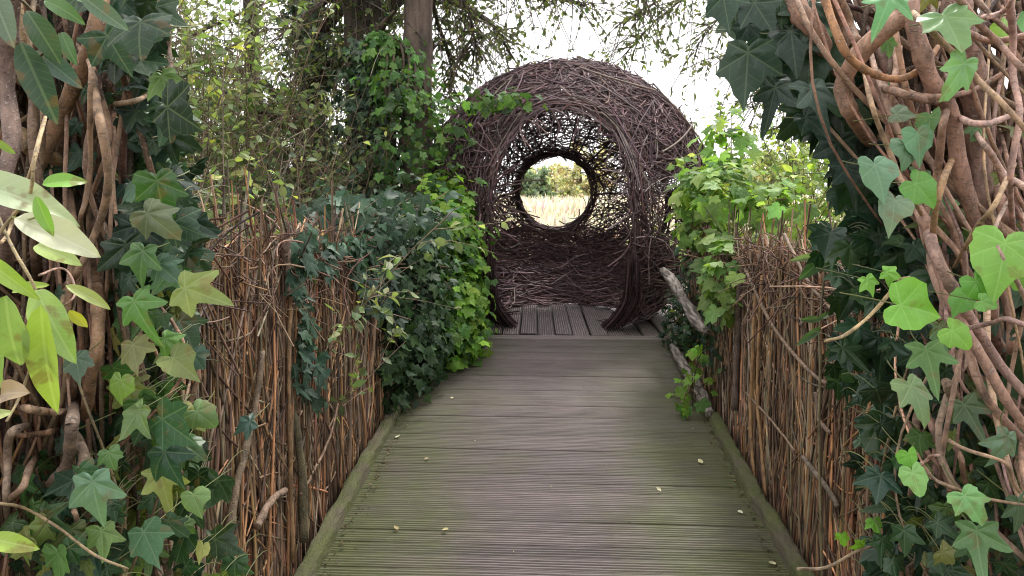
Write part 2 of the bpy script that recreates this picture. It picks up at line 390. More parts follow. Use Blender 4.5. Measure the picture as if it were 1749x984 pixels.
def place_plat(v):
    x, y = v[:, 1].copy(), v[:, 0].copy()
    q = v.copy(); q[:, 0] = x*math.cos(pa)-(y-5.7)*math.sin(pa); q[:, 1] = 5.69+x*math.sin(pa)*0+(y-5.69); q[:, 2] += PLATZ+.004; return q
cp_ = lambda: np.array([.30, .25, .25])*np.exp(r.normal(0, .10))
V, F, K = boards(-1.46, 1.5, .134, 7, 5.69, 8.1, place_plat, cp_, 3, .5, .011)
m_plat = m_ramp.copy(); m_plat.name = 'grey_platform_boards'
for nd in m_plat.node_tree.nodes:
    pass
tag(mobj('platform', V, F, m_plat, col=K, smooth=False), 'grey grooved platform whose boards run towards the dome', 'platform', kind='structure')
def place_edge(v):
    v = v.copy(); v[:, 2] += PLATZ+.006; return v
V, F, K = boards(5.565, 5.67, .062, 3, -1.4, 1.4, place_edge, lambda: np.array([.22, .185, .18]), 6)
tag(mobj('platform_edge', V, F, m_plat, col=K, smooth=False), 'narrow cross boards where ramp meets platform', 'platform edge', kind='structure')
# dark bearers below the boards
V, F = grid_mesh(np.linspace(-.84, .84, 3), np.linspace(-.6, 5.56, 8), lambda X, Y: rampz(Y)-.05)
mdk, nt, bs, out = newmat('shaded_timber'); nt.links.new(mixc(nt, noise(nt, 10, 3), (.03, .025, .02), (.07, .055, .04)), bs.inputs['Base Color'])
tag(mobj('bearers', V, F, mdk), 'dark timber under the boardwalk', 'boardwalk', kind='structure')
V, F = grid_mesh(np.linspace(-1.45, 1.45, 3), np.linspace(5.56, 8.1, 3), lambda X, Y: X*0+PLATZ-.05)
tag(mobj('platform_underside', V, F, mdk), 'dark timber under the platform', 'platform', kind='structure')

# kerbs: squared timbers with moss
m_kerb, nt, bs, out = newmat('mossy_timber')
g1 = noise(nt, 30, 6, sc=(2, .25, 2)); wood = mixc(nt, g1, (.035, .03, .02), (.16, .13, .085))
ms = ramp(nt, noise(nt, 6, 5), .36, .60)
nt.links.new(mixc(nt, math_(nt, 'MULTIPLY', ms, .8), wood, mixc(nt, noise(nt, 90, 3), (.025, .036, .010), (.13, .155, .032))), bs.inputs['Base Color'])
bs.inputs['Roughness'].default_value = .9; bump(nt, bs, noise(nt, 40, 6, sc=(1, .4, 1), rough=.7), 1., .015)
def beam(x, y0, y1, w, h, seed, n=60, zoff=0, rough=.004):
    q = np.random.default_rng(seed)
    prof = np.array([(-w/2, -.04), (-w/2, h*.72), (-w*.40, h*.93), (-w*.2, h), (w*.2, h), (w*.40, h*.93), (w/2, h*.72), (w/2, -.04)])
    ys_ = np.linspace(y0, y1, n); wob = np.cumsum(q.normal(0, .0016, n)); wob -= np.linspace(0, wob[-1], n)
    G = np.zeros((n, 8, 3)); G[:, :, 0] = x+prof[None, :, 0]+wob[:, None]+q.normal(0, rough, (n, 8))*.5
    G[:, :, 1] = ys_[:, None]; G[:, :, 2] = rampz(ys_)[:, None]+prof[None, :, 1]+zoff+q.normal(0, rough, (n, 8))
    idx = np.arange(n*8).reshape(n, 8)
    F = np.stack([idx[:-1, :-1], idx[:-1, 1:], idx[1:, 1:], idx[1:, :-1]], -1).reshape(-1, 4)
    F = np.vstack([F, [[idx[0, 0], idx[0, 1], idx[0, 6], idx[0, 7]], [idx[0, 1], idx[0, 2], idx[0, 5], idx[0, 6]], [idx[0, 2], idx[0, 3], idx[0, 4], idx[0, 5]]],
                   [[idx[-1, 7], idx[-1, 6], idx[-1, 1], idx[-1, 0]], [idx[-1, 6], idx[-1, 5], idx[-1, 2], idx[-1, 1]], [idx[-1, 5], idx[-1, 4], idx[-1, 3], idx[-1, 2]]]])
    return G.reshape(-1, 3), F
for sx, y1, lab, sd_ in ((-1, 4.9, 'mossy timber kerb along the left edge of the boardwalk', 5), (1, 4.02, 'mossy timber kerb along the right edge of the boardwalk', 6)):
    V, F = beam(sx*.852, -.6, y1, .058, .052, sd_, 140, rough=.0045)
    tag(mobj('kerb_beam', V, F, m_kerb), lab, 'kerb')
m_grey, nt, bs, out = newmat('silvered_driftwood')
g1 = noise(nt, 22, 6, sc=(3, .22, 3)); nt.links.new(mixc(nt, ramp(nt, g1, .38, .62), (.07, .055, .045), (.34, .29, .26)), bs.inputs['Base Color'])
bs.inputs['Roughness'].default_value = .85; bump(nt, bs, g1, 1., .008)
def log(name, pts, rads, lab, cat, seed, flat=.6):
    q = np.random.default_rng(seed); p = smoothline(np.array(pts), 26); rd = np.interp(np.linspace(0, 1, 26), np.linspace(0, 1, len(rads)), rads)
    rd = rd*(1+q.normal(0, .07, 26))
    V, F, U, K = tubes(p[None], rd[None], 10, (.3, .27, .25), q, cap=True)
    V = V+q.normal(0, .0025, V.shape)
    tag(mobj(name, V, F, m_grey), lab, cat)
log('driftwood_rail', [P(1133, 462, 5.45), P(1150, 482, 5.1), P(1172, 518, 4.75), P(1188, 545, 4.35), P(1206, 566, 4.1)], [.026, .036, .032, .038, .024],
    'upper pale weathered branch rail leaning by the right fence end', 'rail', 1)
log('driftwood_kerb', [P(1143, 575, 5.5), P(1153, 598, 5.15), P(1168, 625, 4.8), P(1186, 655, 4.45), P(1198, 676, 4.25), P(1212, 705, 4.0)], [.018, .030, .034, .036, .040, .024],
    'lower pale weathered log edging the ramp below the branch rail', 'log', 2)

# ------------------------------------------------------------------ woven dome
r = np.random.default_rng(21)
DC = np.array([.085, 6.62, PLATZ+.985]); DR = 1.18
dome = thing('woven_dome', 'round dark willow dome with arched doorway and porthole standing on the platform', 'dome', (DC[0], DC[1], PLATZ))
XO = -.045; HC = np.array([-.085, .09]); HR = .345
def doorw(z):
    up = .475*np.sqrt(np.clip(1-(z/.68)**2, 0, 1)); lo = np.interp(z, [-1.0, -.93, -.85, -.72, -.5, 0], [.33, .37, .43, .485, .50, .475])
    return np.where(z > 0, up, lo)
def is_open(p):
    x, y, z = p[..., 0], p[..., 1], p[..., 2]
    door = (y < 0) & (np.abs(x-XO) < doorw(z)) & (z < .68)
    hole = (y > 0) & ((x-HC[0])**2+(z-HC[1])**2 < HR**2)
    side = (x > .5) & (y < 0) & (((y+.84)/.12)**2+((z+.02)/.20)**2 < 1)
    sidel = (x < -.5) & (((y+.35)/.28)**2+((z+.05)/.30)**2 < 1)
    return door | hole | side | sidel
def on_sphere(u, t, arc, K=8, kappa=0, rr=DR, lift=0):
    s = np.linspace(-.5, .5, K)[None, :, None]*arc[:, None, None]
    bb = np.cross(u, t)
    p = np.cos(s)*u[:, None]+np.sin(s)*t[:, None]+kappa[:, None, None]*(s**2)*bb[:, None]
    p = nz(p)
    rad = rr[:, None]+lift[:, None]*(np.linspace(-1, 1, K)[None]**2)
    return p*rad[..., None]
Nr = 24000
u = nz(r.normal(size=(Nr, 3)))
up = np.array([0, 0, 1.])
hz = nz(np.cross(up, u)); vt = np.cross(u, hz)
back = u[:, 1] > -.05
dens = np.where(back, np.interp(u[:, 2], [-.7, -.5, -.25, .1, 1], [1, .95, .72, .48, .34]), 1.0)
dens = np.where(back & (u[:, 0] > .05) & (u[:, 2] > -.5) & (u[:, 2] < .1), dens*.8, dens)
dh = np.hypot(u[:, 0]*DR-HC[0], u[:, 2]*DR-HC[1]); dens = np.where(back & (dh < .50), np.maximum(dens, .68), dens); dens = np.where(back & (np.abs(u[:, 0]) < .5), np.maximum(dens, np.interp(u[:, 2], [-.42, -.22], [1., .3])), dens); dens = np.where(back & (np.abs(u[:, 0]) > .55) & (u[:, 2] > -.45) & (u[:, 2] < .4), .28, dens)
dens = np.where((~back) & (np.abs(u[:, 0]) > .62) & (np.abs(u[:, 0]) < .93) & (np.abs(u[:, 2]+.06) < .30), .20, dens)
dens = np.where((~back) & (u[:, 0] > .45) & (u[:, 0] < .75) & (np.abs(u[:, 2]-.66) < .07), .5, dens)
keep = r.random(Nr) < dens; u, hz, vt, back = u[keep], hz[keep], vt[keep], back[keep]; n = len(u)
sig = np.interp(u[:, 2], [-.8, -.3, .3, .8], [.22, .6, .8, 1.4]); ang = r.normal(0, 1, n)*sig
lowb = u[:, 2] < -.3
t = np.cos(ang)[:, None]*hz+np.sin(ang)[:, None]*vt
arc = r.uniform(.16, .50, n)
pts = on_sphere(u, t, arc, 8, r.normal(0, 1.5, n), DR+r.uniform(-.07, .03, n), r.normal(.004, .018, n))
pts += r.normal(0, .003, pts.shape)
bad = is_open(pts).any(1) | (pts[..., 2].min(1) < -.975)
pts[..., 2] = np.where(pts[..., 2] > 0, pts[..., 2]*.965, pts[..., 2])
pts = pts[~bad]; n = len(pts)
outer = pts[:, 3, 1] < .0
DCOL = [(.105, .066, .070), (.15, .097, .104), (.075, .047, .052), (.22, .15, .158), (.125, .068, .07), (.30, .225, .235)]
dc = pal(DCOL, n, r, .2, [.25, .24, .2, .13, .13, .05])
low = (pts[:, 3, 2] < -.25) & (pts[:, 3, 1] > 0); dc = np.where(low[:, None], dc*1.65, dc)   # thick rods low on the back wall, light painted in as paler colour
rad = (r.uniform(.0030, .0060, n)*np.where(low, 1.35, 1))[:, None]*np.linspace(1.1, .75, 8)[None]
sel = outer
Pack().add(tubes(pts[sel]+DC, rad[sel], 5, dc[sel], r)).build('front_weave', M_DOME, dome)
Pack().add(tubes(pts[~sel]+DC, rad[~sel], 5, dc[~sel], r)).build('back_weave', M_DOME, dome)
# bundles along the doorway
def curve_rods(path, nrods, seglen, spread, rspread, radr, K=8):
    """rods that follow a closed or open path of (x,z) on the sphere, side = sign of y"""
    path, side = path; m_ = len(path); out_ = []
    d = np.linalg.norm(np.diff(path, axis=0), axis=1).sum()/m_
    for _ in range(nrods):
        k = max(2, int(r.uniform(*seglen)/d)); s0 = r.integers(0, m_-k) if m_-k > 0 else 0
        q = path[s0:s0+k+1]; tt = np.linspace(0, len(q)-1, K)
        q = np.stack([np.interp(tt, np.arange(len(q)), q[:, i]) for i in range(2)], 1)
        tn = np.gradient(q, axis=0); nn = nz(np.stack([tn[:, 1], -tn[:, 0]], 1))
        o = abs(r.normal(0, spread*.8)+.25*spread)*np.ones(K)+r.normal(0, spread*1.1)*np.linspace(-1, 1, K)**2*r.choice([-.1, 1])+abs(r.normal(0, .02))*np.linspace(-1,1,K)**2
        q = q+nn*o[:, None]
        R_ = DR+r.normal(0, rspread)
        yy = side*np.sqrt(np.clip(R_**2-q[:, 0]**2-q[:, 1]**2, .01, None))
        out_.append(np.stack([q[:, 0], yy, q[:, 1]], 1))
    return np.array(out_)
zz = np.concatenate([np.linspace(-.975, 0, 24), .68*np.sin(np.linspace(0, np.pi/2, 20))[1:]])
left = np.stack([XO-doorw(zz)-.005, zz], 1); left[-1, 0] = XO
right = np.stack([XO+doorw(zz[::-1])+.005, zz[::-1]], 1)[1:]
doorp = np.vstack([left, right]); doorp = np.stack([np.interp(np.linspace(0, len(doorp)-1, 120), np.arange(len(doorp)), doorp[:, i]) for i in range(2)], 1)
# normal must point outward of the doorway: reverse if needed
def outward(path, c):
    tn = np.gradient(path, axis=0); nn = np.stack([tn[:, 1], -tn[:, 0]], 1)
    return path if ((path-c)*nn).sum() > 0 else path[::-1]
doorp = outward(doorp, np.array([XO, -.1]))
q = curve_rods((doorp, -1), 620, (.15, .45), .115, .028, 0)
q = q[(q[..., 2].min(1) > -.985)]
Pack().add(tubes(q+DC, r.uniform(.003, .006, len(q))[:, None], 5, pal(DCOL, len(q), r, .2), r)).build('doorway_rim', M_DOME, dome)
# flared feet of the doorway
for sx in (-1, 1):
    q = []
    for _ in range(110):
        z1 = r.uniform(-.75, -.35); zf = np.linspace(z1, -.978+r.random()*.02, 8); e = np.abs(r.normal(0, .06))
        x = XO+sx*(np.interp(zf, [-1, -.93, -.85, -.72, 0], [.31, .36, .42, .475, .48])+e*np.linspace(1, 1.6, 8))
        R_ = DR+r.normal(0, .03); y_ = -np.sqrt(np.clip(R_**2-x**2-zf**2, .04, None)); q.append(np.stack([x, y_, zf], 1))
    q = np.array(q); Pack().add(tubes(q+DC, .0045, 5, pal(DCOL[:3], len(q), r, .2), r)).build('doorway_foot', M_DOME, dome)
th = np.linspace(0, 4*np.pi, 160); holep = outward(np.stack([HC[0]+(HR+.005)*np.cos(th), HC[1]+(HR+.005)*np.sin(th)], 1), HC)
q = curve_rods((holep, 1), 260, (.2, .5), .045, .03, 0)
Pack().add(tubes(q+DC, r.uniform(.003, .006, len(q))[:, None], 5, pal(DCOL[:3], len(q), r, .2), r)).build('porthole_rim', M_DOME, dome)
# hoops that carry the weave
def hoop(y0, a0, a1, nrods, jit, tilt=0., rmul=.96):
    out_ = []
    for _ in range(nrods):
        L = r.uniform(.4, 1.1); s0 = r.uniform(a0, a1-L); a = np.linspace(s0, s0+L, 9)
        yy = y0+r.normal(0, jit)+np.linspace(-1, 1, 9)*r.normal(0, jit*.7); R_ = np.sqrt(DR**2-yy**2)*rmul+r.normal(0, jit*.5)
        out_.append(np.stack([R_*np.cos(a), yy+tilt*np.sin(a), R_*np.sin(a)], 1))
    o = np.array(out_); return o[o[..., 2].min(1) > -.97]
for y0, n_, tl in ((.30, 90, .0), (.62, 60, .05), (-.10, 60, 0)):
    q = hoop(y0, -.95, np.pi+.95, n_, .022, tl); q = q[~is_open(q*1.03).any(1)]
    Pack().add(tubes(q+DC, .0055, 5, pal(DCOL[:3], len(q), r, .2), r)).build('hoop', M_DOME, dome)
# long spokes in the thin upper back
q = []
for a in np.linspace(0, np.pi, 13):
    a += r.normal(0, .08); f = np.linspace(0, 1, 9)
    x0, z0 = HC[0]+HR*1.02*np.cos(a), HC[1]+HR*1.02*np.sin(a); x1, z1 = 1.14*np.cos(a+.15), 1.14*np.sin(a+.15)
    x, z = x0+(x1-x0)*f, z0+(z1-z0)*f; R_ = DR-.03; q.append(np.stack([x, np.sqrt(np.clip(R_**2-x**2-z**2, .0, None)), z], 1))
q = np.array(q); Pack().add(tubes(q+DC, .0085, 6, DCOL[2], r)).build('spoke', M_DOME, dome)
# a few loose long rods bent over the outside
q = on_sphere(nz(np.array([[.62, -.55, .35], [.3, -.6, .75], [.75, -.4, .5]])), nz(np.array([[.5, .75, .4], [.7, .2, -.3], [.4, .3, -.6]])), np.array([.5, .5, .6]), 8, np.array([.3, .4, -.2]), np.array([DR+.045]*3), np.array([.03]*3))
Pack().add(tubes(q+DC, .007, 6, (.2, .15, .13), r)).build('loose_rod', M_DOME, dome)

# ------------------------------------------------------------------ brushwood fences
def fence(sx, y0, y1, ztop, label, seed, n=1300):
    q = np.random.default_rng(seed)
    f = thing('brushwood_fence', label, 'fence', (sx*.95, (y0+y1)/2, float(rampz((y0+y1)/2))))
    K = 9; s = np.linspace(0, 1, K)[None]
    y = y0+(y1-y0)*q.random(n); x = sx*(.93+.09*q.random(n)**1.3); zb = rampz(y)-.15
    zt = ztop(y)+np.minimum(q.normal(-.05, .05, n), .03); zt = np.where(q.random(n) < .25, zb+(zt-zb)*q.uniform(.4, .95, n), zt)
    ly = q.normal(0, .10, n)*np.where(q.random(n) < .22, 2.8, 1); lx = q.normal(0, .012, n)
    wob = lambda amp: (q.normal(0, amp, (n, 1))*np.sin(s*np.pi*q.uniform(1, 3, (n, 1))+q.random((n, 1))*6))
    pts = np.stack([x[:, None]+lx[:, None]*s+wob(.007), y[:, None]+ly[:, None]*s+wob(.020), zb[:, None]+(zt-zb)[:, None]*s], -1)
    rad = (q.uniform(.0024, .0056, n)*np.where(q.random(n) < .06, 1.8, 1))[:, None]*np.linspace(1.15, .7, K)[None]
    Pack().add(tubes(pts, rad, 6, pal(RODC, n, q, .25), q)).build('upright_rods', M_ROD, f)
    # slanting and tangled rods among them
    m_ = 1100; y = y0+(y1-y0)*q.random(m_); z = rampz(y)+q.uniform(.05, 1., m_)*(ztop(y)-rampz(y)); L = q.uniform(.15, .6, m_); a = q.normal(1.15, .5, m_)*np.where(q.random(m_) < .5, 1, -1)
    sg = np.linspace(-.5, .5, K)[None]
    pts = np.stack([sx*(.925+.02*q.random(m_))[:, None]+q.normal(0, .012, (m_, 1))*sg+0*sg, y[:, None]+np.cos(a)[:, None]*L[:, None]*sg+q.normal(0, .05, (m_, 1))*sg**2, z[:, None]+np.sin(a)[:, None]*L[:, None]*sg+q.normal(0, .1, (m_, 1))*sg**2], -1)
    Pack().add(tubes(pts, q.uniform(.002, .0045, m_)[:, None], 5, pal(RODC, m_, q, .25), q)).build('crossing_rods', M_ROD, f)
    # tangled binding along the top
    m_ = 800; y = y0+(y1-y0)*q.random(m_); z = ztop(y)-np.abs(q.normal(0, .12, m_))+.02; L = q.uniform(.12, .42, m_); a = q.normal(0, .8, m_)
    pts = np.stack([sx*(.955+q.normal(0, .032, m_))[:, None]+q.normal(0, .03, (m_, 1))*sg+q.normal(0, .25, (m_, 1))*sg**2, y[:, None]+np.cos(a)[:, None]*L[:, None]*sg, z[:, None]+np.sin(a)[:, None]*L[:, None]*sg+q.normal(-.12, .35, (m_, 1))*(sg**2)*L[:, None]*2], -1)
    Pack().add(tubes(pts, q.uniform(.0015, .0034, m_)[:, None], 5, pal([(.24, .14, .10), (.18, .11, .085), (.11, .075, .06), (.3, .2, .14)], m_, q, .25), q)).build('top_binding', M_ROD, f)
    return f
zl = lambda y: np.interp(y, [1, 1.9, 2.76, 4.3, 5.5], [1.44, 1.41, 1.36, 1.22, 1.15])
zr = lambda y: np.interp(y, [1, 2.07, 2.6, 4.2, 5.6], [1.36, 1.33, 1.31, 1.25, 1.20])
fl = fence(-1, .8, 4.9, zl, 'brown brushwood fence along the left kerb, ivy draped at its far end', 31, 2100)
fr = fence(1, .8, 5.35, zr, 'orange brown brushwood fence along the right kerb, upright rods bare in the middle', 32, 2500)
def branch(parent, pts, r0, r1, col, name='branch', mat=None, sides=8, n=24, seed=0, wob=.0):
    q = np.random.default_rng(seed+int(abs(pts[0][0])*977) % 1000)
    p = smoothline(np.array(pts), n)
    if wob: p = p+np.cumsum(q.normal(0, wob, p.shape), 0)*np.sin(np.linspace(0, np.pi, n))[:, None]
    rd = np.linspace(r0, r1, n)*(1+.07*np.sin(np.linspace(0, 19, n)+q.random()*6)+q.normal(0, .03, n))
    return Pack().add(tubes(p[None], rd[None], sides, col, q, cap=True)).build(name, mat or M_STEM, parent)
# thick leaning branches on the left fence (photo shows several)
for pts, r0, r1, c in (
    ([P(385, 984, 1.95), P(400, 860, 2.05), P(440, 720, 2.2), P(450, 600, 2.3)], .014, .009, (.2, .15, .1)),
    ([P(545, 925, 2.62), P(520, 800, 2.62), P(500, 700, 2.6), P(488, 640, 2.6)], .017, .010, (.17, .15, .09)),
    ([P(440, 900, 2.2), P(480, 870, 2.3), P(515, 838, 2.45)], .013, .011, (.26, .18, .13)),
    ([P(540, 845, 2.6), P(585, 812, 2.75), P(620, 760, 2.95), P(640, 690, 3.1)], .006, .004, (.3, .2, .14)),
    ([P(513, 960, 2.5), P(508, 700, 2.52), P(504, 560, 2.55), P(510, 405, 2.6)], .008, .006, (.38, .24, .13)),
    ([P(515, 400, 2.55), P(507, 440, 2.55), P(503, 500, 2.55)], .014, .012, (.26, .19, .15)),
    ([P(673, 425, 3.9), P(665, 500, 3.85), P(645, 580, 3.75), P(632, 640, 3.7)], .014, .009, (.38, .24, .15)),
    ([P(545, 470, 3.), P(580, 430, 3.1), P(620, 430, 3.3)], .004, .003, (.3, .2, .12))):
    pts = [np.array([min(max(p[0], -1.02), -.905), p[1], p[2]]) for p in pts]
    branch(fl, pts, r0, r1, c, wob=.002)
for pts, r0, r1, c in (
    ([P(1235, 460, 3.7), P(1290, 560, 3.2), P(1370, 640, 2.7), P(1400, 655, 2.55)], .008, .006, (.3, .21, .15)),
    ([P(1300, 400, 3.1), P(1345, 480, 2.8), P(1420, 560, 2.4)], .007, .005, (.26, .19, .14)),
    ([P(1340, 780, 2.75), P(1400, 850, 2.45), P(1412, 866, 2.4)], .010, .008, (.22, .17, .13)),
    ([P(1250, 670, 3.6), P(1310, 730, 3.1), P(1350, 770, 2.85)], .005, .004, (.34, .24, .17)),
    ([P(1375, 670, 2.65), P(1390, 720, 2.6), P(1408, 740, 2.5)], .009, .007, (.28, .19, .14)),
    ([P(1237, 480, 3.8), P(1240, 600, 3.8), P(1237, 700, 3.8)], .016, .016, (.15, .11, .09)),
    ([P(1262, 500, 3.5), P(1275, 700, 3.5), P(1290, 840, 3.4)], .008, .008, (.48, .29, .14)),
    ([P(1278, 470, 3.4), P(1285, 660, 3.4), P(1300, 850, 3.2)], .007, .007, (.45, .27, .13))):
    pts = [np.array([max(min(p[0], 1.0), .905), p[1], p[2]]) for p in pts]
    branch(fr, pts, r0, r1, c, wob=.001)

# ------------------------------------------------------------------ plants
def sprouts(q, P0, D, L, K=6, droop=0., curl=.25):
    """N bending twigs from P0 along D"""
    n = len(P0); s = np.linspace(0, 1, K)[None, :, None]
    side = nz(np.cross(D, q.normal(size=(n, 3))))
    return P0[:, None]+D[:, None]*L[:, None, None]*s+side[:, None]*(q.normal(0, curl, (n, 1, 1))*L[:, None, None])*s**2-np.array([0, 0, 1.])*(droop*L[:, None, None])*s**2
def sample_on(q, lines, n, lo=.15, hi=1.):
    i = q.integers(0, len(lines), n); s = (lo+(hi-lo)*q.random(n))*(lines.shape[1]-1); k = np.minimum(s.astype(int), lines.shape[1]-2); f = (s-k)[:, None]
    p = lines[i, k]*(1-f)+lines[i, k+1]*f; d = nz(lines[i, k+1]-lines[i, k]); return p, d
def leaf_pose(q, d, n, upw=.8, out=None, jit=.6):
    nrm = nz(q.normal(0, jit, (n, 3))+np.array([0, -.25, upw])+(0 if out is None else out))
    tip = nz(d*.7+q.normal(0, .6, (n, 3))+np.array([0, 0, -.35])); return nrm, tip
def shrub(name, label, cat, base, h, spread, nst, ntw, nlf, T, size, palette, seed, mat, group=None, stemcol=(.12, .09, .06), droop=.15, lean=(0, 0), srad=.008, lo=.2):
    q = np.random.default_rng(seed); base = np.array(base, float)
    o = thing(name, label, cat, base, group)
    P0 = base+np.stack([q.normal(0, spread*.22, nst), q.normal(0, spread*.22, nst), np.zeros(nst)], -1)
    D = nz(np.stack([q.normal(lean[0], .25*spread/h*2, nst), q.normal(lean[1], .25*spread/h*2, nst), np.ones(nst)], -1))
    st = sprouts(q, P0, D, h*q.uniform(.65, 1.08, nst), 9, droop*.6, .2)
    p, d = sample_on(q, st, ntw, lo, 1.)
    td = nz(d*.5+nz(q.normal(size=(ntw, 3)))*.9+np.array([0, 0, .15])); tw = sprouts(q, p, td, h*q.uniform(.08, .26, ntw), 5, droop, .3)
    pk = Pack().add(tubes(st, np.linspace(1, .3, 9)[None]*srad*q.uniform(.5, 1.2, (nst, 1)), 5, pal([stemcol], nst, q, .25), q))
    pk.add(tubes(tw, np.linspace(1, .4, 5)[None]*srad*.3, 3, pal([stemcol], ntw, q, .25), q)); pk.build('stem', M_ROD, o)
    p, d = sample_on(q, tw, nlf, .1, 1.); nn, tt = leaf_pose(q, d, nlf)
    Pack().add(leaves(T, p, nn, tt, size*q.uniform(.55, 1.25, nlf), pal(palette, nlf, q, .25), q)).build('foliage', mat, o)
    return o
def tree(name, label, base, trunk_pts, r0, r1, nlimb, limb_l, ntw, nlf, T, size, palette, seed, mat, t0=.4, group=None, limbs=None, cat='tree', droop=.3, col=(.11, .085, .065), twl=(.2, .6), limbdir=None):
    q = np.random.default_rng(seed); o = thing(name, label, cat, base, group)
    tp = smoothline(np.array(trunk_pts), 26); rr_ = np.linspace(r0, r1, 26)*(1+q.normal(0, .035, 26)); rr_[:3] *= [1.35, 1.18, 1.07]
    Pack().add(tubes(tp[None], rr_[None], 14, col, q)).build('trunk', M_BARK, o)
    if limbs is None:
        p, _ = sample_on(q, tp[None], nlimb, t0, 1.)
        D = nz(np.stack([q.normal(0, 1, nlimb), q.normal(0, 1, nlimb), q.uniform(.1, .9, nlimb)], -1)+(0 if limbdir is None else np.array(limbdir)))
        lb = sprouts(q, p, D, limb_l*q.uniform(.5, 1.1, nlimb), 9, droop*.5, .25)
    else:
        lb = np.array([smoothline(np.array(l), 9) for l in limbs])
    Pack().add(tubes(lb, np.linspace(1, .2, 9)[None]*r1*.5*q.uniform(.4, 1, (len(lb), 1)), 6, pal([col], len(lb), q, .15), q)).build('limb', M_BARK, o)
    p, d = sample_on(q, lb, ntw, .2, 1.)
    td = nz(d*.6+nz(q.normal(size=(ntw, 3)))*.9); tw = sprouts(q, p, td, q.uniform(*twl, ntw), 6, droop, .3)
    crown = Pack().add(tubes(tw, np.linspace(1, .4, 6)[None]*min(.006, r1*.1), 3, pal([col], ntw, q, .2), q)).build('twigs', M_ROD, o)
    p, d = sample_on(q, tw, nlf, .1, 1.); nn, tt = leaf_pose(q, d, nlf, .6, None, .8)
    Pack().add(leaves(T, p, nn, tt, size*q.uniform(.6, 1.25, nlf), pal(palette, nlf, q, .25), q)).build('crown', mat, o)
    return o

GZ = lambda x, y: float(gz(np.array(x*1.), np.array(y*1.)))
DKG = [(.035, .06, .03), (.05, .08, .035), (.07, .11, .045)]
# trees left of the dome
def vert(px0, y0, px1, y1, Y, ground=True):
    a = P(px0, y0, Y); b = P(px1, y1, Y); return a, b
def trunk_px(cols, Y):
    pts = [P(px, py, Y) for px, py in cols]; b = pts[0].copy(); b[2] = GZ(b[0], b[1])-.05; pts[0] = b; return b, pts
b, pts = trunk_px([(706, 640), (708, 420), (712, 250), (713, 100), (716, -60), (720, -330)], 6.1)
canopyL = [[P(716, -140, 6.1), P(760, -60, 6.3), P(800, 20, 6.6), P(815, 90, 6.8)], [P(716, -180, 6.1), P(820, -90, 6.4), P(900, -20, 6.8), P(1000, 10, 7.2)],
           [P(716, -100, 6.1), P(745, 30, 6.6), P(770, 110, 7.0), P(765, 190, 7.3)], [P(714, -40, 6.1), P(770, 0, 6.9), P(840, 40, 7.4), P(870, 90, 7.8)],
           [P(716, -150, 6.1), P(640, -60, 6.2), P(560, 0, 6.4), P(480, 60, 6.6)], [P(712, -60, 6.1), P(660, 20, 6.7), P(600, 90, 7.0), P(570, 140, 7.2)],
           [P(716, -200, 6.1), P(900, -120, 6.3), P(1050, -60, 6.8), P(1120, 0, 7.2)]]
LEAFG = [(.10, .13, .06), (.14, .17, .08), (.07, .10, .05), (.18, .19, .10)]
tree('broadleaf_tree', 'bare straight grey brown trunk just left of the dome, leafy boughs over the sky', b, pts, .135, .10, 0, 0, 620, 4600, T_OV, .050, LEAFG, 41, M_OVAL, limbs=canopyL, col=(.12, .09, .075), twl=(.2, .7))
b, pts = trunk_px([(640, 640), (640, 420), (632, 250), (625, 100), (615, -80), (600, -300)], 6.6)
tree('ivy_clad_tree', 'dark trunk left of the bare trunk, wrapped in ivy', b, pts, .20, .16, 9, 1.6, 120, 900, T_OV, .055, HEDGE, 42, M_OVAL, t0=.5, col=(.09, .07, .055))
b, pts = trunk_px([(535, 620), (530, 420), (525, 300), (532, 150), (520, 0), (512, -300)], 7.4)
tree('dark_trunked_tree', 'slender dark trunk in the middle of the left thicket', b, pts, .16, .11, 14, 2.0, 230, 3600, T_OV, .06, HEDGE, 43, M_OVAL, t0=.25, col=(.07, .055, .045))
b, pts = trunk_px([(440, 620), (428, 420), (425, 300), (432, 150), (428, 0), (420, -300)], 8.2)
tree('thin_trunked_tree', 'thin dark trunk at the left of the thicket above the fence', b, pts, .10, .07, 16, 2.0, 260, 3900, T_OV, .06, HEDGE, 44, M_OVAL, t0=.2, col=(.08, .06, .05))
b, pts = trunk_px([(300, 620), (300, 420), (290, 250), (280, 100), (270, -80), (260, -300)], 7.6)
tree('leaning_thicket_tree', 'leafy tree half hidden behind the left vine column', b, pts, .09, .07, 16, 2.0, 240, 3400, T_OV, .06, HEDGE, 45, M_OVAL, t0=.2, col=(.08, .06, .05))
# right canopy
b, pts = trunk_px([(1560, 640), (1555, 420), (1550, 250), (1540, 60), (1530, -150), (1500, -380)], 7.2)
canopyR = [[P(1540, -60, 7.2), P(1440, -50, 7.2), P(1330, 20, 7.2), P(1255, 120, 7.4)], [P(1540, -140, 7.2), P(1350, -120, 7.2), P(1180, -30, 7.4), P(1060, 40, 7.6)],
           [P(1545, 20, 7.2), P(1440, 20, 7.4), P(1350, 70, 7.6), P(1290, 190, 7.8)], [P(1540, -100, 7.2), P(1380, -60, 7.4), P(1260, 0, 7.8), P(1180, 90, 8.)],
           [P(1540, -120, 7.2), P(1330, -100, 7.6), P(1150, 10, 8.), P(1060, 100, 8.2)], [P(1550, 100, 7.2), P(1450, 100, 7.4), P(1380, 130, 7.6), P(1330, 230, 7.8)]]
tree('willow_tree', 'thin leaved tree behind the right vine column, sprays hanging over the white sky', b, pts, .11, .08, 0, 0, 400, 2700, T_OVN, .075, LEAFG, 46, M_OVAL, limbs=canopyR, col=(.13, .10, .08), twl=(.2, .8))

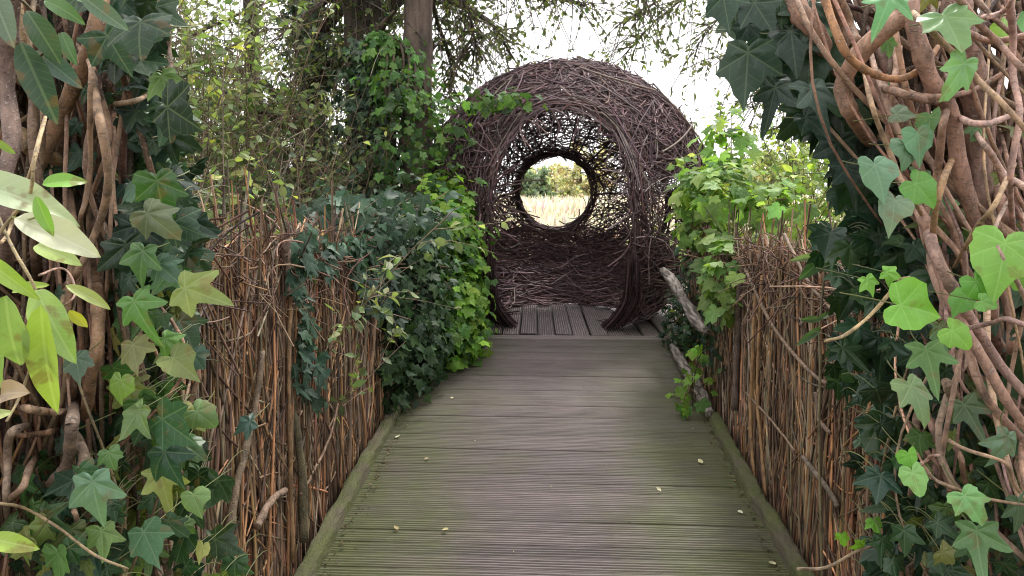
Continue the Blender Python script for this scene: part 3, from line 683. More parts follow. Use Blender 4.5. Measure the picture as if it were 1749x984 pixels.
# ivy on the two nearer trunks
def ivy_on_trunk(label, cols, Y, rad, n, seed, palette, size=.06, zlo=.3, zhi=99, T=T_IVYF, mat=M_IVYD, name='climbing_ivy', front=True):
    q = np.random.default_rng(seed); line = smoothline(np.array([P(a, b_, Y) for a, b_ in cols]), 30); o = thing(name, label, 'ivy', line[0])
    k = q.random(n)*28.9; i = k.astype(int); c = line[i]+(line[i+1]-line[i])*(k-i)[:, None]
    a = q.uniform(0, 2*np.pi, n); rr_ = np.interp(k/29, np.linspace(0, 1, len(rad)), rad)*q.uniform(.65, 1.15, n)*(1+.35*np.sin(k*1.7+a*2))
    d = np.stack([np.cos(a), np.sin(a), np.zeros(n)], -1); p = c+d*rr_[:, None]
    nn = nz(d+q.normal(0, .45, (n, 3))+np.array([0, 0, .45])); tt = nz(np.array([0, 0, -1.])+q.normal(0, .4, (n, 3)))
    Pack().add(leaves(T, p, nn, tt, size*q.uniform(.6, 1.3, n), pal(palette, n, q, .25), q)).build('foliage', mat, o)
    m_ = 14; s = np.linspace(0, 1, 12); a = q.uniform(0, 6.28, m_)
    idx = (s*29).astype(int); lines = line[idx][None]+np.stack([np.cos(a[:, None]+s*2), np.sin(a[:, None]+s*2), np.zeros((m_, 12))], -1)*np.interp(s, np.linspace(0, 1, len(rad)), rad)[None, :, None]*.6
    Pack().add(tubes(lines, .010, 6, pal([(.12, .09, .07)], m_, q, .2), q)).build('stem', M_BARK, o)
    return o
IVYTR = [(.030, .065, .035), (.045, .09, .045), (.06, .12, .05), (.03, .06, .045)]
ivy_on_trunk('dark bushy ivy mass wrapping the trunk left of the bare trunk', [(655, 520), (655, 400), (650, 300), (645, 200), (645, 120), (640, 70)], 6.2, [.42, .40, .34, .28, .24, .2], 2500, 51, IVYTR, .062)
ivy_on_trunk('fresh green climber tuft high on the bare trunk', [(700, 200), (690, 150), (675, 90), (650, 60)], 5.85, [.22, .26, .2, .1], 330, 52, [(.10, .22, .06), (.13, .27, .07), (.07, .15, .05)], .06, mat=M_SOFT, T=T_MAPF)
ivy_on_trunk('dark ivy around the slender trunk in the thicket', [(540, 440), (535, 330), (530, 230), (528, 100), (525, 0)], 7.2, [.34, .26, .22, .2, .2], 1200, 53, IVYTR, .065)

# thicket of shrubs behind the left fence
GRP = 'shrubs in the thicket behind the left fence'
sh = [(-3.0, 4.7, 3.2, 1.4, 'pale leaved shrub directly above the near end of the left fence'), (-2.5, 5.2, 3.1, .9, 'twiggy light green shrub over the middle of the left fence'),
      (-4.2, 6.2, 4.1, 1.6, 'tall loose shrub with backlit leaves far left in the thicket'), (-3.2, 7.0, 3.9, 1.5, 'backlit shrub between the thin and the slender trunk'),
      (-1.9, 5.7, 2.4, .6, 'low twiggy shrub in front of the slender dark trunk'), (-1.7, 4.9, 1.75, .8, 'low dark leaved shrub just behind the ivy topped fence'),
      (-5.6, 8.0, 4.4, 2.0, 'large dim shrub deepest in the left thicket'), (-2.5, 8.4, 3.6, 1.6, 'far shrub closing the gap behind the slender trunk')]
LIT = [(.27, .34, .15), (.20, .27, .12), (.34, .40, .20), (.13, .18, .08), (.42, .44, .16)]
HED2 = [(.17, .23, .11), (.22, .29, .13), (.10, .15, .07), (.30, .34, .16)]
pals = [LIT, HED2, LIT, LIT, HEDGE, IVYTR, HED2, LIT]
for k, (x, y, h, s_, lab) in enumerate(sh):
    shrub('shrub', lab, 'shrub', (x, y, GZ(x, y)), h, s_, 40, 620, (3300, 3000, 4000, 3800, 1300, 2400, 4400, 3000)[k], T_OV, .072 if k < 2 else .062, pals[k], 60+k, M_OVAL, GRP, (.20, .15, .10), srad=.009)
# low growth just above the left fence, pale and dry
for k, (x, y, h, lab) in enumerate([(-1.45, 3.0, 1.75, 'straggly pale bramble rising over the near top of the left fence'), (-1.35, 3.7, 1.65, 'dry twiggy bramble over the middle top of the left fence')]):
    shrub('bramble', lab, 'shrub', (x, y, GZ(x, y)), h, .6, 26, 300, 1500, T_OV, .055, [(.2, .26, .12), (.28, .32, .16), (.13, .18, .08)], 80+k, M_OVAL, 'brambles behind the left fence', (.24, .18, .12), srad=.006, lo=.45)
for k, (x, y, h, lab) in enumerate([(-1.9, 4.1, 2.6, 'nearly bare arching twigs standing over the left fence by the vine column'), (-1.75, 4.9, 2.5, 'nearly bare pale twigs crossing in front of the ivy wrapped trunk')]):
    shrub('bare_shrub', lab, 'shrub', (x, y, GZ(x, y)), h, .7, 30, 200, 240, T_OV, .06, LIT, 84+k, M_OVAL, 'bare twiggy shrubs behind the left fence', (.26, .20, .15), srad=.006, lo=.3, droop=.3, lean=(-.12, 0))
# pink-stemmed bare twigs by the trunk
# shrubs behind the right fence
GR2 = 'shrubs behind the right fence'
YG = [(.32, .42, .11), (.25, .36, .10), (.38, .46, .16), (.18, .28, .09)]
for k, (x, y, h, s_, lab) in enumerate([(1.55, 5.2, 2.1, .7, 'yellow green shrub behind the far end of the right fence'), (2.1, 5.0, 2.3, .8, 'yellow green upright shrub over the middle of the right fence'), (2.6, 4.2, 2.2, .7, 'leafy shrub next to the right vine column over the fence'),
                                        (2.5, 7.4, 2.6, 1.0, 'paler shrub farther behind the right fence'), (3.9, 7.8, 2.9, 1.2, 'pale backlit shrub far right beyond the fence'), (1.9, 8.6, 2.2, .8, 'small pale shrub beside the right flank of the dome')]):
    shrub('shrub', lab, 'shrub', (x, y, GZ(x, y)), h, s_, 24, 220, [1800, 2600, 2600, 2600, 2600, 1400][k], T_OV, .066, YG, 90+k, M_OVAL, GR2, (.2, .18, .1), srad=.007, lo=.4)

# far side of the meadow; washed-out distance painted into the pale crown colours
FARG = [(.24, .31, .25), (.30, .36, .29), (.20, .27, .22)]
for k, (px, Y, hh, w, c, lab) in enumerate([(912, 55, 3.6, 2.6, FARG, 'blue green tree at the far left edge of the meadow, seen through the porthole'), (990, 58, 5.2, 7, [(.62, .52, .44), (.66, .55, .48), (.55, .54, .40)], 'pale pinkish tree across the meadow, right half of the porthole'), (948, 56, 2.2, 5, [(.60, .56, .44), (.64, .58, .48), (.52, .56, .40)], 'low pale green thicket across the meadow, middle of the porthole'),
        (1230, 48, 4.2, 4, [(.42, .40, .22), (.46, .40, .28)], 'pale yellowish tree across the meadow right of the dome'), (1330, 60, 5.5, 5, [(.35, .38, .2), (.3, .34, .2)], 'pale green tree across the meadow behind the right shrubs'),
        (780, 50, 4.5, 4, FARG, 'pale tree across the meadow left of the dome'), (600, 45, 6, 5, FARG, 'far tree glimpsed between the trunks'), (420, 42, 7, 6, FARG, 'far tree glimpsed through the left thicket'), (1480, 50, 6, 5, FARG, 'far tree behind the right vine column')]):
    g = P(px, 328, Y); base = np.array([g[0], Y, .3]); tp = [base, base+[.1, 0, hh*.3], base+[0, 0, hh*.6]]
    tree('meadow_tree', lab, base, tp, .14, .08, 26, w*.5, 260, 3600, T_OV, .34, c, 120+k, M_OVAL, t0=.2, group='trees across the meadow', droop=.1, twl=(.3, 1.0))

# ------------------------------------------------------------------ hedge mass and ivy draped on the left fence
def shell(q, c, rr_, n, inner=.75, front=None):
    d = nz(q.normal(size=(n, 3))); k = np.where(q.random(n) < .14, q.uniform(1.0, 1.38, n), q.uniform(inner, 1.05, n))
    lump = 1+.20*np.sin(d[:, 0]*7+c[1]*3)*np.sin(d[:, 2]*8+1)+.13*np.sin(d[:, 1]*11+d[:, 2]*5)
    return np.array(c)+d*np.array(rr_)*(k*lump)[:, None], nz(d/np.array(rr_))
def mass(name, label, cat, blobs, T, size, palette, seed, mat, base, wig=.45, stems=40, up=.4, group=None, tipd=(0, 0, -1.), xmax=None, xmin=None, zramp=True):
    q = np.random.default_rng(seed); o = thing(name, label, cat, base, group); pk = Pack(); st = Pack()
    for c, rr_, n in blobs:
        p, nn = shell(q, c, rr_, n)
        ok = p[:, 2] > (rampz(p[:, 1])+.02 if zramp else -9)
        if xmax is not None: ok &= p[:, 0] < xmax(p)
        if xmin is not None: ok &= p[:, 0] > xmin(p)
        p, nn = p[ok], nn[ok]; n = len(p)
        nn = nz(nn*.9+q.normal(0, wig, (n, 3))+np.array([0, -.15, up])); tt = nz(np.array(tipd)+nn*.3+q.normal(0, .5, (n, 3)))
        pk.add(leaves(T, p, nn, tt, size*q.uniform(.55, 1.3, n), pal(palette, n, q, .25), q))
        m_ = max(4, int(stems*n/1500)); a, _ = shell(q, c, np.array(rr_)*.5, m_, .1); e, _ = shell(q, c, rr_, m_, .8)
        s = np.linspace(0, 1, 6)[None, :, None]; st.add(tubes(a[:, None]*(1-s)+e[:, None]*s+q.normal(0, .012, (m_, 6, 3)), .003, 4, pal([(.16, .11, .07)], m_, q, .2), q))
    pk.build('foliage', mat, o); st.build('stem', M_ROD, o); return o
lx = lambda p: np.interp(p[:, 2]-rampz(p[:, 1]), [0, .25, .8, 1.6], [-.70, -.60, -.5, -.45])
mass('ivy_bush', 'dark glossy ivy bush bulging over the left kerb where the fence ends', 'ivy', [((-.86, 4.5, 1.0), (.20, .38, .40), 1200), ((-.84, 4.55, .66), (.20, .42, .32), 1200), ((-.9, 4.9, 1.12), (.28, .45, .40), 1200), ((-.96, 4.35, 1.18), (.10, .25, .12), 150), ((-.86, 4.05, .62), (.07, .2, .30), 160)],
     T_IVYF, .062, [(.018, .048, .018), (.028, .070, .024), (.045, .095, .03), (.022, .055, .028)], 71, M_IVYM, (-.9, 4.5, rampz(4.5)), xmax=lx)
mass('currant_bush', 'bright yellow green bush beside the dome doorway, left of the platform', 'shrub', [((-.78, 5.25, 1.14), (.29, .38, .40), 900), ((-.74, 5.10, .80), (.27, .42, .34), 1000), ((-.80, 5.45, 1.48), (.2, .3, .2), 160), ((-.70, 4.98, .60), (.22, .34, .18), 420)],
     T_MAPF, .068, BRIGHT+[(.08, .18, .05)], 72, M_SOFT, (-.85, 5.3, rampz(5.3)), up=.7)
mass('climber', 'mid green climber leaves trailing across the upper left of the dome', 'climber', [((-.85, 5.6, 1.98), (.24, .2, .20), 100), ((-.45, 5.45, 2.18), (.26, .12, .07), 80), ((-1.12, 5.5, 2.0), (.18, .25, .45), 150), ((-.80, 5.5, 1.60), (.14, .18, .16), 34)],
     T_MAPF, .062, [(.06, .13, .045), (.09, .17, .05), (.045, .09, .04), (.12, .22, .06)], 73, M_SOFT, (-1.05, 5.7, 1.2), up=.6, stems=60)
# flat ivy draped on the fence face
def drape(label, sx, region, n, size, palette, seed, mat, T=T_IVYF, name='draped_ivy', thick=.05, strands=14, x0=.90, thr=.45):
    q = np.random.default_rng(seed); N_ = n*4; y = q.uniform(region[0], region[1], N_); v = q.random(N_)
    ph = q.random(6)*6
    f = .5+.28*np.sin(y*5.1+ph[0]+v*2)+.22*np.sin(v*7+y*2.3+ph[1])+.15*np.sin(y*13+v*9+ph[2])
    w = region[2](y, v)
    ok = (f*w > thr*q.uniform(.7, 1.3, N_)); y, v = y[ok][:n], v[ok][:n]; n = len(y)
    zt = (zl if sx < 0 else zr)(y)+.06; z = rampz(y)+(zt-rampz(y))*v
    x = sx*(x0-q.random(n)**1.5*thick)
    p = np.stack([x, y, z], -1); nn = nz(np.array([-sx*1., -.35, .35])+q.normal(0, .35, (n, 3))); tt = nz(np.array([0, 0, -1.])+q.normal(0, .45, (n, 3)))
    o = thing(name, label, 'ivy', (sx*.9, float(y.mean()), float(rampz(y.mean()))))
    Pack().add(leaves(T, p, nn, tt, size*q.uniform(.55, 1.3, n), pal(palette, n, q, .25), q)).build('foliage', mat, o)
    k = q.integers(0, n, strands); s = np.linspace(0, 1, 10)
    lines = np.stack([np.full((strands, 10), sx*(x0-.01))+q.normal(0, .004, (strands, 10)), y[k][:, None]+np.cumsum(q.normal(0, .012, (strands, 10)), 1), z[k][:, None]-s*q.uniform(.2, .6, (strands, 1))], -1)
    lines[..., 2] = np.maximum(lines[..., 2], rampz(lines[..., 1])+.02)
    Pack().add(tubes(lines, .0028, 5, pal([(.2, .14, .09)], strands, q, .2), q)).build('stem', M_ROD, o)
    return o
drape('teal green ivy trailing down the middle of the left fence', -1, (2.55, 4.2, lambda y, v: np.interp(v, [0, .25, .5, .7, .85, 1], [0, .18, .42, .75, 1.1, 1.8])), 400, .062, IVY_T, 74, M_IVYM)
drape('small ivy creeping at the foot of the left fence near the kerb', -1, (1.55, 2.5, lambda y, v: np.interp(v, [0, .12, .3, 1], [1.2, .6, .1, 0])*np.interp(y, [1.5, 1.9, 2.6], [1.3, .9, .2])), 140, .055, IVY_T, 75, M_IVYM)
def topivy(label, px, py, spx, spy, Yr, n, size, palette, seed, mat, T=T_IVYF, nm='ivy_clump'):
    q = np.random.default_rng(seed); Y = q.uniform(*Yr, n); a = q.normal(0, 1, (n, 2)); p = Pn(px+a[:, 0]*spx, py+a[:, 1]*spy, Y)
    o = thing(nm, label, 'ivy', p.mean(0)); nn = nz(np.array([0, -.7, .6])+q.normal(0, .45, (n, 3))); tt = nz(np.array([0, 0, -1.])+q.normal(0, .6, (n, 3)))
    Pack().add(leaves(T, p, nn, tt, size*q.uniform(.6, 1.3, n), pal(palette, n, q, .22), q)).build('foliage', mat, o)
    c = p.mean(0); m_ = 12; e = p[q.integers(0, n, m_)]; s = np.linspace(0, 1, 6)[None, :, None]
    Pack().add(tubes(c*(1-s)+e[:, None]*s+q.normal(0, .01, (m_, 6, 3)), .003, 4, pal([(.16, .11, .07)], m_, q, .2), q)).build('stem', M_ROD, o); return o
topivy('dull teal ivy heaped on top of the left fence beneath the trunks', 610, 378, 60, 22, (3.6, 4.4), 420, .075, [(.03, .07, .045), (.045, .095, .058), (.025, .055, .035)], 76, M_IVYM)

# right fence end: light lobed leaves
mass('currant_climber', 'light green lobed climber crowning the far end of the right fence', 'climber', [((.95, 4.7, 1.56), (.20, .45, .16), 280), ((1.05, 4.9, 1.86), (.14, .25, .16), 50), ((.86, 4.6, 1.34), (.10, .45, .12), 80), ((1.15, 4.3, 1.50), (.16, .3, .10), 60), ((.85, 4.05, 1.18), (.06, .28, .16), 60), ((.85, 3.95, .98), (.05, .2, .08), 26)],
     T_MAPF, .085, [(.24, .38, .11), (.19, .32, .09), (.28, .40, .14), (.14, .25, .08)], 77, M_SOFT, (.98, 4.7, rampz(4.7)), up=.9, xmin=lambda p: np.full(len(p), .72))
mass('ivy_bush', 'small dark ivy bush between the branch rail and the platform corner', 'ivy', [((.99, 5.15, .90), (.17, .4, .36), 700), ((.98, 4.65, .70), (.11, .45, .28), 520), ((.90, 5.35, .62), (.16, .3, .20), 520)],
     T_IVYF, .045, IVY_D+[(.06, .13, .04)], 78, M_IVYD, (.98, 5.0, rampz(5.)), xmin=lambda p: np.interp(p[:, 2]-rampz(p[:, 1]), [0, .15, .4], [.74, .78, .76]))
topivy('few yellow green leaves sprouting at the foot of the driftwood log', 1180, 665, 18, 40, (4.0, 4.4), 34, .06, BRIGHT, 79, M_SOFT, T_MAPF, 'seedling_ivy')

# ------------------------------------------------------------------ the two vine columns in front
def pxline(cols, Y, dY=0, n=30, wob=0, seed=0, free=False):
    q = np.random.default_rng(seed+int(cols[0][0]*7+cols[0][1]) % 9973)
    c = smoothline(np.array(cols, float), n); ph = q.random(2)*6
    Ys = Y+dY*np.linspace(0, 1, n)+.03*np.sin(np.linspace(0, 7, n)+ph[0]); tq = np.linspace(0, 1, n)
    ins = lambda e: 0 < e[0] < 1749 and 0 < e[1] < 984
    if ins(cols[0]) and not free: Ys = Ys+.28*np.clip((.2-tq)/.2, 0, 1)**1.6
    if ins(cols[-1]) and not free: Ys = Ys+.28*np.clip((tq-.8)/.2, 0, 1)**1.6
    c = c+wob*np.stack([np.sin(np.linspace(0, 11, n)+ph[1]), np.zeros(n)], 1)
    return Pn(c[:, 0], c[:, 1], Ys), Ys
def hero(parent, cols, rpx, Y, col, dY=0, taper=.8, sides=12, name='stem', mat=None, n=34):
    p, Ys = pxline(cols, Y, dY, n, 2.0, free=rpx < 3.7)
    q = np.random.default_rng(int(abs(cols[-1][0])*31+abs(cols[-1][1])) % 99991)
    rd = rpx*Y/FPX*np.linspace(1, taper, n)*(1+.05*np.sin(np.linspace(0, 23, n)+q.random()*6)+q.normal(0, .025, n))
    if rpx > 8:                                        # swellings at old leaf joints
        for k in q.integers(2, n-2, 3): rd[k] *= 1.12
    return Pack().add(tubes(p[None], rd[None], sides, np.array(col)*np.exp(q.normal(0, .08)), q, cap=True)).build(name, mat or M_STEM, parent)
def fillstems(parent, poly, Yr, n, rpx, seed, colors, name='twigs', tilt=0., mat=M_STEM, L=(150, 700), curl=25):
    """thinner stems of the same column, poly(y) -> (x left, x right) of the column in photo columns"""
    q = np.random.default_rng(seed); pk = Pack(); K = 16
    yc = q.uniform(-60, 1040, n); Ln = q.uniform(*L, n); s = np.linspace(-.5, .5, K)
    y = yc[:, None]+Ln[:, None]*s; xl, xr = poly(y); u_ = q.random(n)[:, None]
    x = xl+(xr-xl)*u_+tilt*(y-yc[:, None])+q.normal(0, curl, (n, 1))*np.sin(s*q.uniform(2, 9, (n, 1))+q.random((n, 1))*6)+q.normal(0, .15, (n, 1))*Ln[:, None]*s
    Y = q.uniform(*Yr, n)[:, None]+.04*np.sin(s*6+q.random((n, 1))*6)+.3*np.abs(2*s)[None]**6
    p = Pn(x, y, Y); rr_ = (q.uniform(*rpx, n)*Y[:, 0]/FPX)[:, None]*np.linspace(1.1, .8, K)
    pk.add(tubes(p, rr_, 7, pal(colors, n, q, .25), q, cap=True)); return pk.build(name, mat, parent)
def ivy_leaf(parent, px, py, sz, Y, col, T, tipdeg, q, face=None, mat=M_IVY, name='leaf', petiole=True, yaw=None):
    """one leaf: centre px,py, length sz in photo pixels, tip direction in degrees (0 right, 90 down)"""
    c = P(px, py, Y); L = sz*Y/FPX; a = math.radians(tipdeg)
    right = np.array([1., .05, 0]); dn = np.array([0, 0, -1.]); tip = nz(right*math.cos(a)+dn*math.sin(a)+np.array([0, q.normal(0, .2), 0]))
    nn = nz(np.array(face if face is not None else (q.normal(0, .28), -1, q.normal(.35, .25))))
    tip = nz(tip-(tip@nn)*nn); base = c-tip*L*.5
    V = leaves(T, base[None], nn[None], tip[None], np.array([L]), np.array([col])*np.exp(q.normal(0, .06, (1, 3))), q, .3)
    if petiole:
        k = np.linspace(0, 1, 7)[:, None]; b0 = base+tip*L*.15
        e = b0+np.array([q.normal(0, .02), .09, .0])-tip*L*.22
        b0 = base+tip*L*.16-nn*L*.006
        tb = tri(tubes((b0*(1-k)+e*k+np.array([0, .012, 0])*np.sin(k*3.1))[None], L*.009+.0004, 5, (.15, .17, .06), q))
    return Pack().add(V).add(tb).build(name, mat, parent)
# --- left column
q = np.random.default_rng(200)
Lc = thing('vine_column', 'column of twisted brown woody stems filling the left edge of the picture', 'vine column', (-.85, 1.3, 0))
polyL = lambda y: (np.full_like(y, -70), np.interp(y, [0, 300, 500, 984], [225, 235, 265, 300]))
fillstems(Lc, polyL, (1.30, 1.75), 250, (2.5, 8), 201, [(.17, .11, .075), (.12, .08, .055), (.22, .15, .10), (.09, .06, .045)])
fillstems(Lc, polyL, (1.12, 1.3), 75, (2, 5.5), 202, [(.28, .18, .12), (.22, .14, .09), (.33, .22, .15)], name='thin_stems')
PINKB = (.30, .21, .18); BRN = (.27, .165, .095); TAN = (.33, .22, .145)
for cols, rp, Y, c in (([(22, -20), (15, 76), (10, 152), (20, 244), (8, 305), (12, 400), (4, 520)], 16, 1.02, PINKB),
        ([(172, -10), (168, 40), (152, 91), (122, 152), (97, 213), (72, 275), (40, 350)], 15, 1.12, BRN),
        ([(5, 215), (40, 240), (71, 262), (118, 296)], 18, 1.18, (.26, .17, .08)),
        ([(132, 76), (157, 112), (153, 168), (152, 224), (155, 285), (147, 345), (137, 380), (150, 470)], 5, 1.05, TAN),
        ([(150, 60), (168, 180), (178, 244), (183, 305), (178, 356), (157, 417), (127, 472), (88, 505)], 8, 1.06, TAN),
        ([(164, 430), (166, 557), (161, 623), (149, 685), (134, 730)], 12, 1.1, BRN),
        ([(123, 690), (123, 746), (110, 798), (80, 835)], 12, 1.0, (.30, .22, .17)), ([(123, 730), (143, 787), (138, 830), (150, 900)], 11, 1.02, (.28, .20, .15)),
        ([(36, 696), (77, 703), (115, 703)], 8, 1.0, TAN), ([(46, 726), (20, 740), (13, 787), (10, 830), (16, 900)], 8, .98, (.32, .24, .18)),
        ([(61, 780), (36, 833), (8, 862)], 7, .97, (.36, .24, .17)), ([(228, 540), (234, 634), (236, 720), (228, 800)], 13, 1.25, (.22, .14, .09)),
        ([(285, 30), (287, 110), (282, 200)], 7, 1.3, (.17, .11, .08)), ([(210, 730), (214, 800), (205, 900), (215, 1000)], 10, 1.22, (.24, .16, .11)),
        ([(60, 120), (58, 240), (66, 330), (60, 420), (70, 520)], 9, 1.15, (.24, .16, .11)), ([(118, 300), (124, 400), (118, 520), (126, 640), (115, 720)], 7, 1.14, (.25, .16, .1)),
        ([(78, 200), (62, 265), (45, 310), (30, 350), (18, 392), (0, 415)], 4, .84, (.45, .33, .2)), ([(185, 180), (230, 172), (278, 150)], 5, 1.12, (.34, .24, .15)),
        ([(125, 860), (128, 905), (104, 970)], 5, 1.02, TAN), ([(0, 860), (40, 868), (100, 900), (160, 948), (220, 972)], 3, .95, (.45, .34, .2)), ([(98, 735), (60, 742), (20, 744)], 6, 1.08, BRN)):
    hero(Lc, cols, rp, Y, c, dY=.04)
Li = thing('ivy', 'mixed green ivy hanging down the inner side of the left vine column', 'ivy', (-.62, 1.35, 0))

def rnd_ivy(parent, polyf, n, Yr, szr, palette, seed, T, mat, yr=(-40, 1020), name='foliage', bias=None, normal=(0, -1, .35), nj=.38, tj=.5):
    q = np.random.default_rng(seed); y = q.uniform(*yr, n); xl, xr = polyf(y); x = xl+(xr-xl)*(q.random(n) if bias is None else q.beta(*bias, n)); Y = q.uniform(*Yr, n)
    p = Pn(x, y, Y); nn = nz(np.array(normal)+q.normal(0, nj, (n, 3))); tt = nz(np.array([0, 0, -1.])+q.normal(0, tj, (n, 3)))
    s_ = q.uniform(*szr, n)*Y/FPX
    V = leaves(T, p-tt*s_[:, None]*.5, nn, tt, s_, pal(palette, n, q, .22), q)
    k = np.linspace(0, 1, 5)[None, :, None]; b0 = p-tt*s_[:, None]*.38; e = b0+np.stack([q.normal(0, .02, n), q.uniform(.06, .12, n), q.uniform(-.02, .02, n)], -1)
    tb = tubes(b0[:, None]*(1-k)+e[:, None]*k+np.array([0, .01, .01])*np.sin(k*3.1), .0009, 4, pal([(.14, .15, .06)], n, q, .2), q)
    return Pack().add(V).add(tri(tb)).build(name, mat, parent)
pL1 = lambda y: (np.interp(y, [0, 150, 300, 500, 700, 984], [185, 225, 215, 205, 190, 100]), np.interp(y, [0, 80, 150, 260, 400, 520, 700, 984], [255, 275, 265, 320, 335, 315, 310, 420]))
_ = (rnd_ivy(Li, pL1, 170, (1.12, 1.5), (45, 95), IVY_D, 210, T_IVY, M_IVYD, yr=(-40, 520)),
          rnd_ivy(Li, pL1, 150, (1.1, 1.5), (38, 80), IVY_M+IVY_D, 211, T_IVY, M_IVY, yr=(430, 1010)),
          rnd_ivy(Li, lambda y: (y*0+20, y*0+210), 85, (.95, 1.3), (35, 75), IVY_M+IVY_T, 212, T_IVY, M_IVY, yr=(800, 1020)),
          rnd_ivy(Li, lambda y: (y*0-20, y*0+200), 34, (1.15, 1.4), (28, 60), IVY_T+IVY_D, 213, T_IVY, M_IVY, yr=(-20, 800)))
for px, py, sz, Y, c, T, td in ((240, 540, 85, 1.0, (.10, .22, .06), T_IVY, 60), (232, 612, 75, 1.02, (.17, .17, .07), T_IVY, 65), (298, 590, 60, 1.05, (.12, .23, .06), T_IVY, 40), (312, 625, 62, 1.04, (.17, .24, .09), T_HEART, 50),
        (134, 632, 62, 1.0, (.07, .12, .085), T_IVY, 75), (203, 668, 55, .98, (.13, .28, .06), T_HEART, 90), (222, 722, 82, .98, (.17, .22, .09), T_IVY, 110), (303, 735, 105, .98, (.035, .10, .04), T_IVY, 30),
        (163, 858, 108, .95, (.17, .27, .15), T_IVY, 75), (190, 790, 52, 1.0, (.13, .24, .08), T_IVY, 70), (90, 895, 85, 1.0, (.05, .11, .05), T_IVY, 20), (175, 930, 70, 1.0, (.14, .20, .06), T_IVY, 80), (258, 935, 90, 1.0, (.05, .13, .06), T_IVY, 60),
        (343, 945, 34, 1.05, (.34, .36, .12), T_HEART, 90), (345, 503, 98, .96, (.22, .29, .09), T_IVY, 15), (412, 728, 50, 1.15, (.05, .10, .075), T_IVY, 150), (275, 342, 95, 1.0, (.045, .11, .03), T_IVY, 80), (322, 392, 80, 1.02, (.02, .055, .025), T_IVY, 30),
        (275, 385, 85, .98, (.12, .17, .10), T_IVY, 45), (232, 330, 72, 1.05, (.07, .13, .09), T_IVY, 60), (312, 200, 95, .98, (.015, .035, .02), T_IVY, 25), (282, 152, 75, 1.05, (.09, .17, .04), T_IVY, 70), (236, 66, 100, 1.0, (.02, .05, .025), T_IVY, 85),
        (200, 90, 90, 1.05, (.02, .06, .035), T_IVY, 60), (238, 455, 80, 1.0, (.08, .17, .05), T_IVY, 95), (285, 465, 62, 1.02, (.07, .13, .09), T_IVY, 40), (340, 620, 50, 1.08, (.05, .1, .07), T_IVY, 60), (290, 800, 95, 1.05, (.03, .08, .05), T_IVY, 60),
        (350, 715, 55, 1.02, (.10, .19, .06), T_HEART, 30), (105, 760, 60, 1.05, (.05, .10, .08), T_IVY, 120), (40, 940, 60, .98, (.16, .28, .06), T_IVY, 60), (100, 975, 90, .97, (.13, .24, .07), T_IVY, 80), (300, 905, 60, 1.05, (.04, .09, .06), T_IVY, 50), (335, 860, 46, 1.05, (.14, .26, .07), T_HEART, 70)):
    ivy_leaf(Li, px, py, sz, Y, c, T, td, q, mat=M_IVY)
# laurel-like sprig nearest the lens
La = thing('laurel_sprig', 'nearest sprig with long pale yellowing leaves at the left edge', 'laurel', (-.55, .8, 1.1))
PALE = (.50, .53, .34); YEL = (.36, .50, .10); LIM = (.26, .46, .08); DKL = (.06, .11, .075)
for (x0, y0), (x1, y1), c, Y, w, face in (((25, 373), (170, 428), (.55, .56, .40), .62, 1, (.1, -.8, .75)), ((-60, 310), (118, 352), (.42, .50, .34), .64, 1, (0, -.8, .8)), ((72, 316), (148, 302), (.20, .40, .06), .62, 1, (0, -.9, .5)), ((62, 335), (88, 405), (.24, .44, .08), .60, 1, (.2, -1, .3)),
        ((-40, 430), (62, 512), (.38, .54, .10), .58, 1, (.0, -.9, .5)), ((10, 505), (20, 640), (.28, .42, .13), .60, 1, (.2, -1, .2)), ((72, 520), (76, 726), YEL, .62, 0, (.1, -1, .15)), ((62, 495), (118, 615), (.30, .44, .13), .66, 1, (.3, -1, .2)), ((112, 488), (196, 524), (.36, .42, .16), .64, 0, (0, -.9, .7)),
        ((118, 530), (150, 560), (.5, .5, .08), .68, 1, (.1, -1, .3)), ((-20, 920), (60, 935), YEL, .70, 1, (0, -.8, .6)), ((-30, 715), (22, 702), (.45, .5, .22), .66, 1, (0, -.9, .5)), ((0, 675), (25, 665), (.4, .28, .18), .66, 1, (0, -.9, .5)), ((60, 420), (130, 440), (.35, .46, .16), .72, 0, (0, -.7, .8)), ((20, 500), (80, 480), (.30, .42, .08), .70, 1, (0, -.7, .8)),
        ((45, 18), (105, 108), DKL, .74, 1, (.35, -1, .5)), ((35, 72), (95, 212), (.045, .09, .06), .76, 0, (.4, -1, .2)), ((62, 88), (140, 148), (.05, .10, .07), .78, 1, (.2, -1, .6)), ((140, -6), (220, 52), (.07, .13, .08), .76, 0, (0, -1, .6)), ((-15, -20), (15, 70), (.10, .15, .11), .7, 1, (.3, -1, .2)),
        ((75, 0), (140, 30), (.10, .20, .07), .8, 1, (0, -1, .6)), ((105, 55), (125, 108), (.08, .16, .08), .82, 1, (0, -1, .3)), ((110, -12), (180, 8), (.10, .17, .08), .8, 1, (0, -.9, .7)), ((-10, 235), (28, 268), (.3, .42, .14), .7, 0, (0, -1, .4)), ((0, 560), (-25, 680), (.25, .4, .1), .66, 0, (0, -1, .4))):
    a, b_ = P(x0, y0, Y), P(x1, y1, Y+q.normal(0, .015)); t_ = b_-a; L = np.linalg.norm(t_); nn = np.array(face, float); nn -= (nn@t_)/L**2*t_
    Pack().add(leaves(T_LAUW if w else T_LAUR, a[None], nn[None], t_[None], np.array([L]), np.array([c]), q, .25)).build('leaf', M_LAUR, La)
hero(La, [(-30, 440), (20, 372), (50, 330), (62, 265), (76, 200)], 3.5, .66, (.5, .38, .22), name='stem', sides=8)
hero(La, [(-30, 300), (20, 420), (60, 500), (66, 580), (40, 660), (10, 720)], 3.0, .70, (.45, .36, .2), name='stem', sides=8)
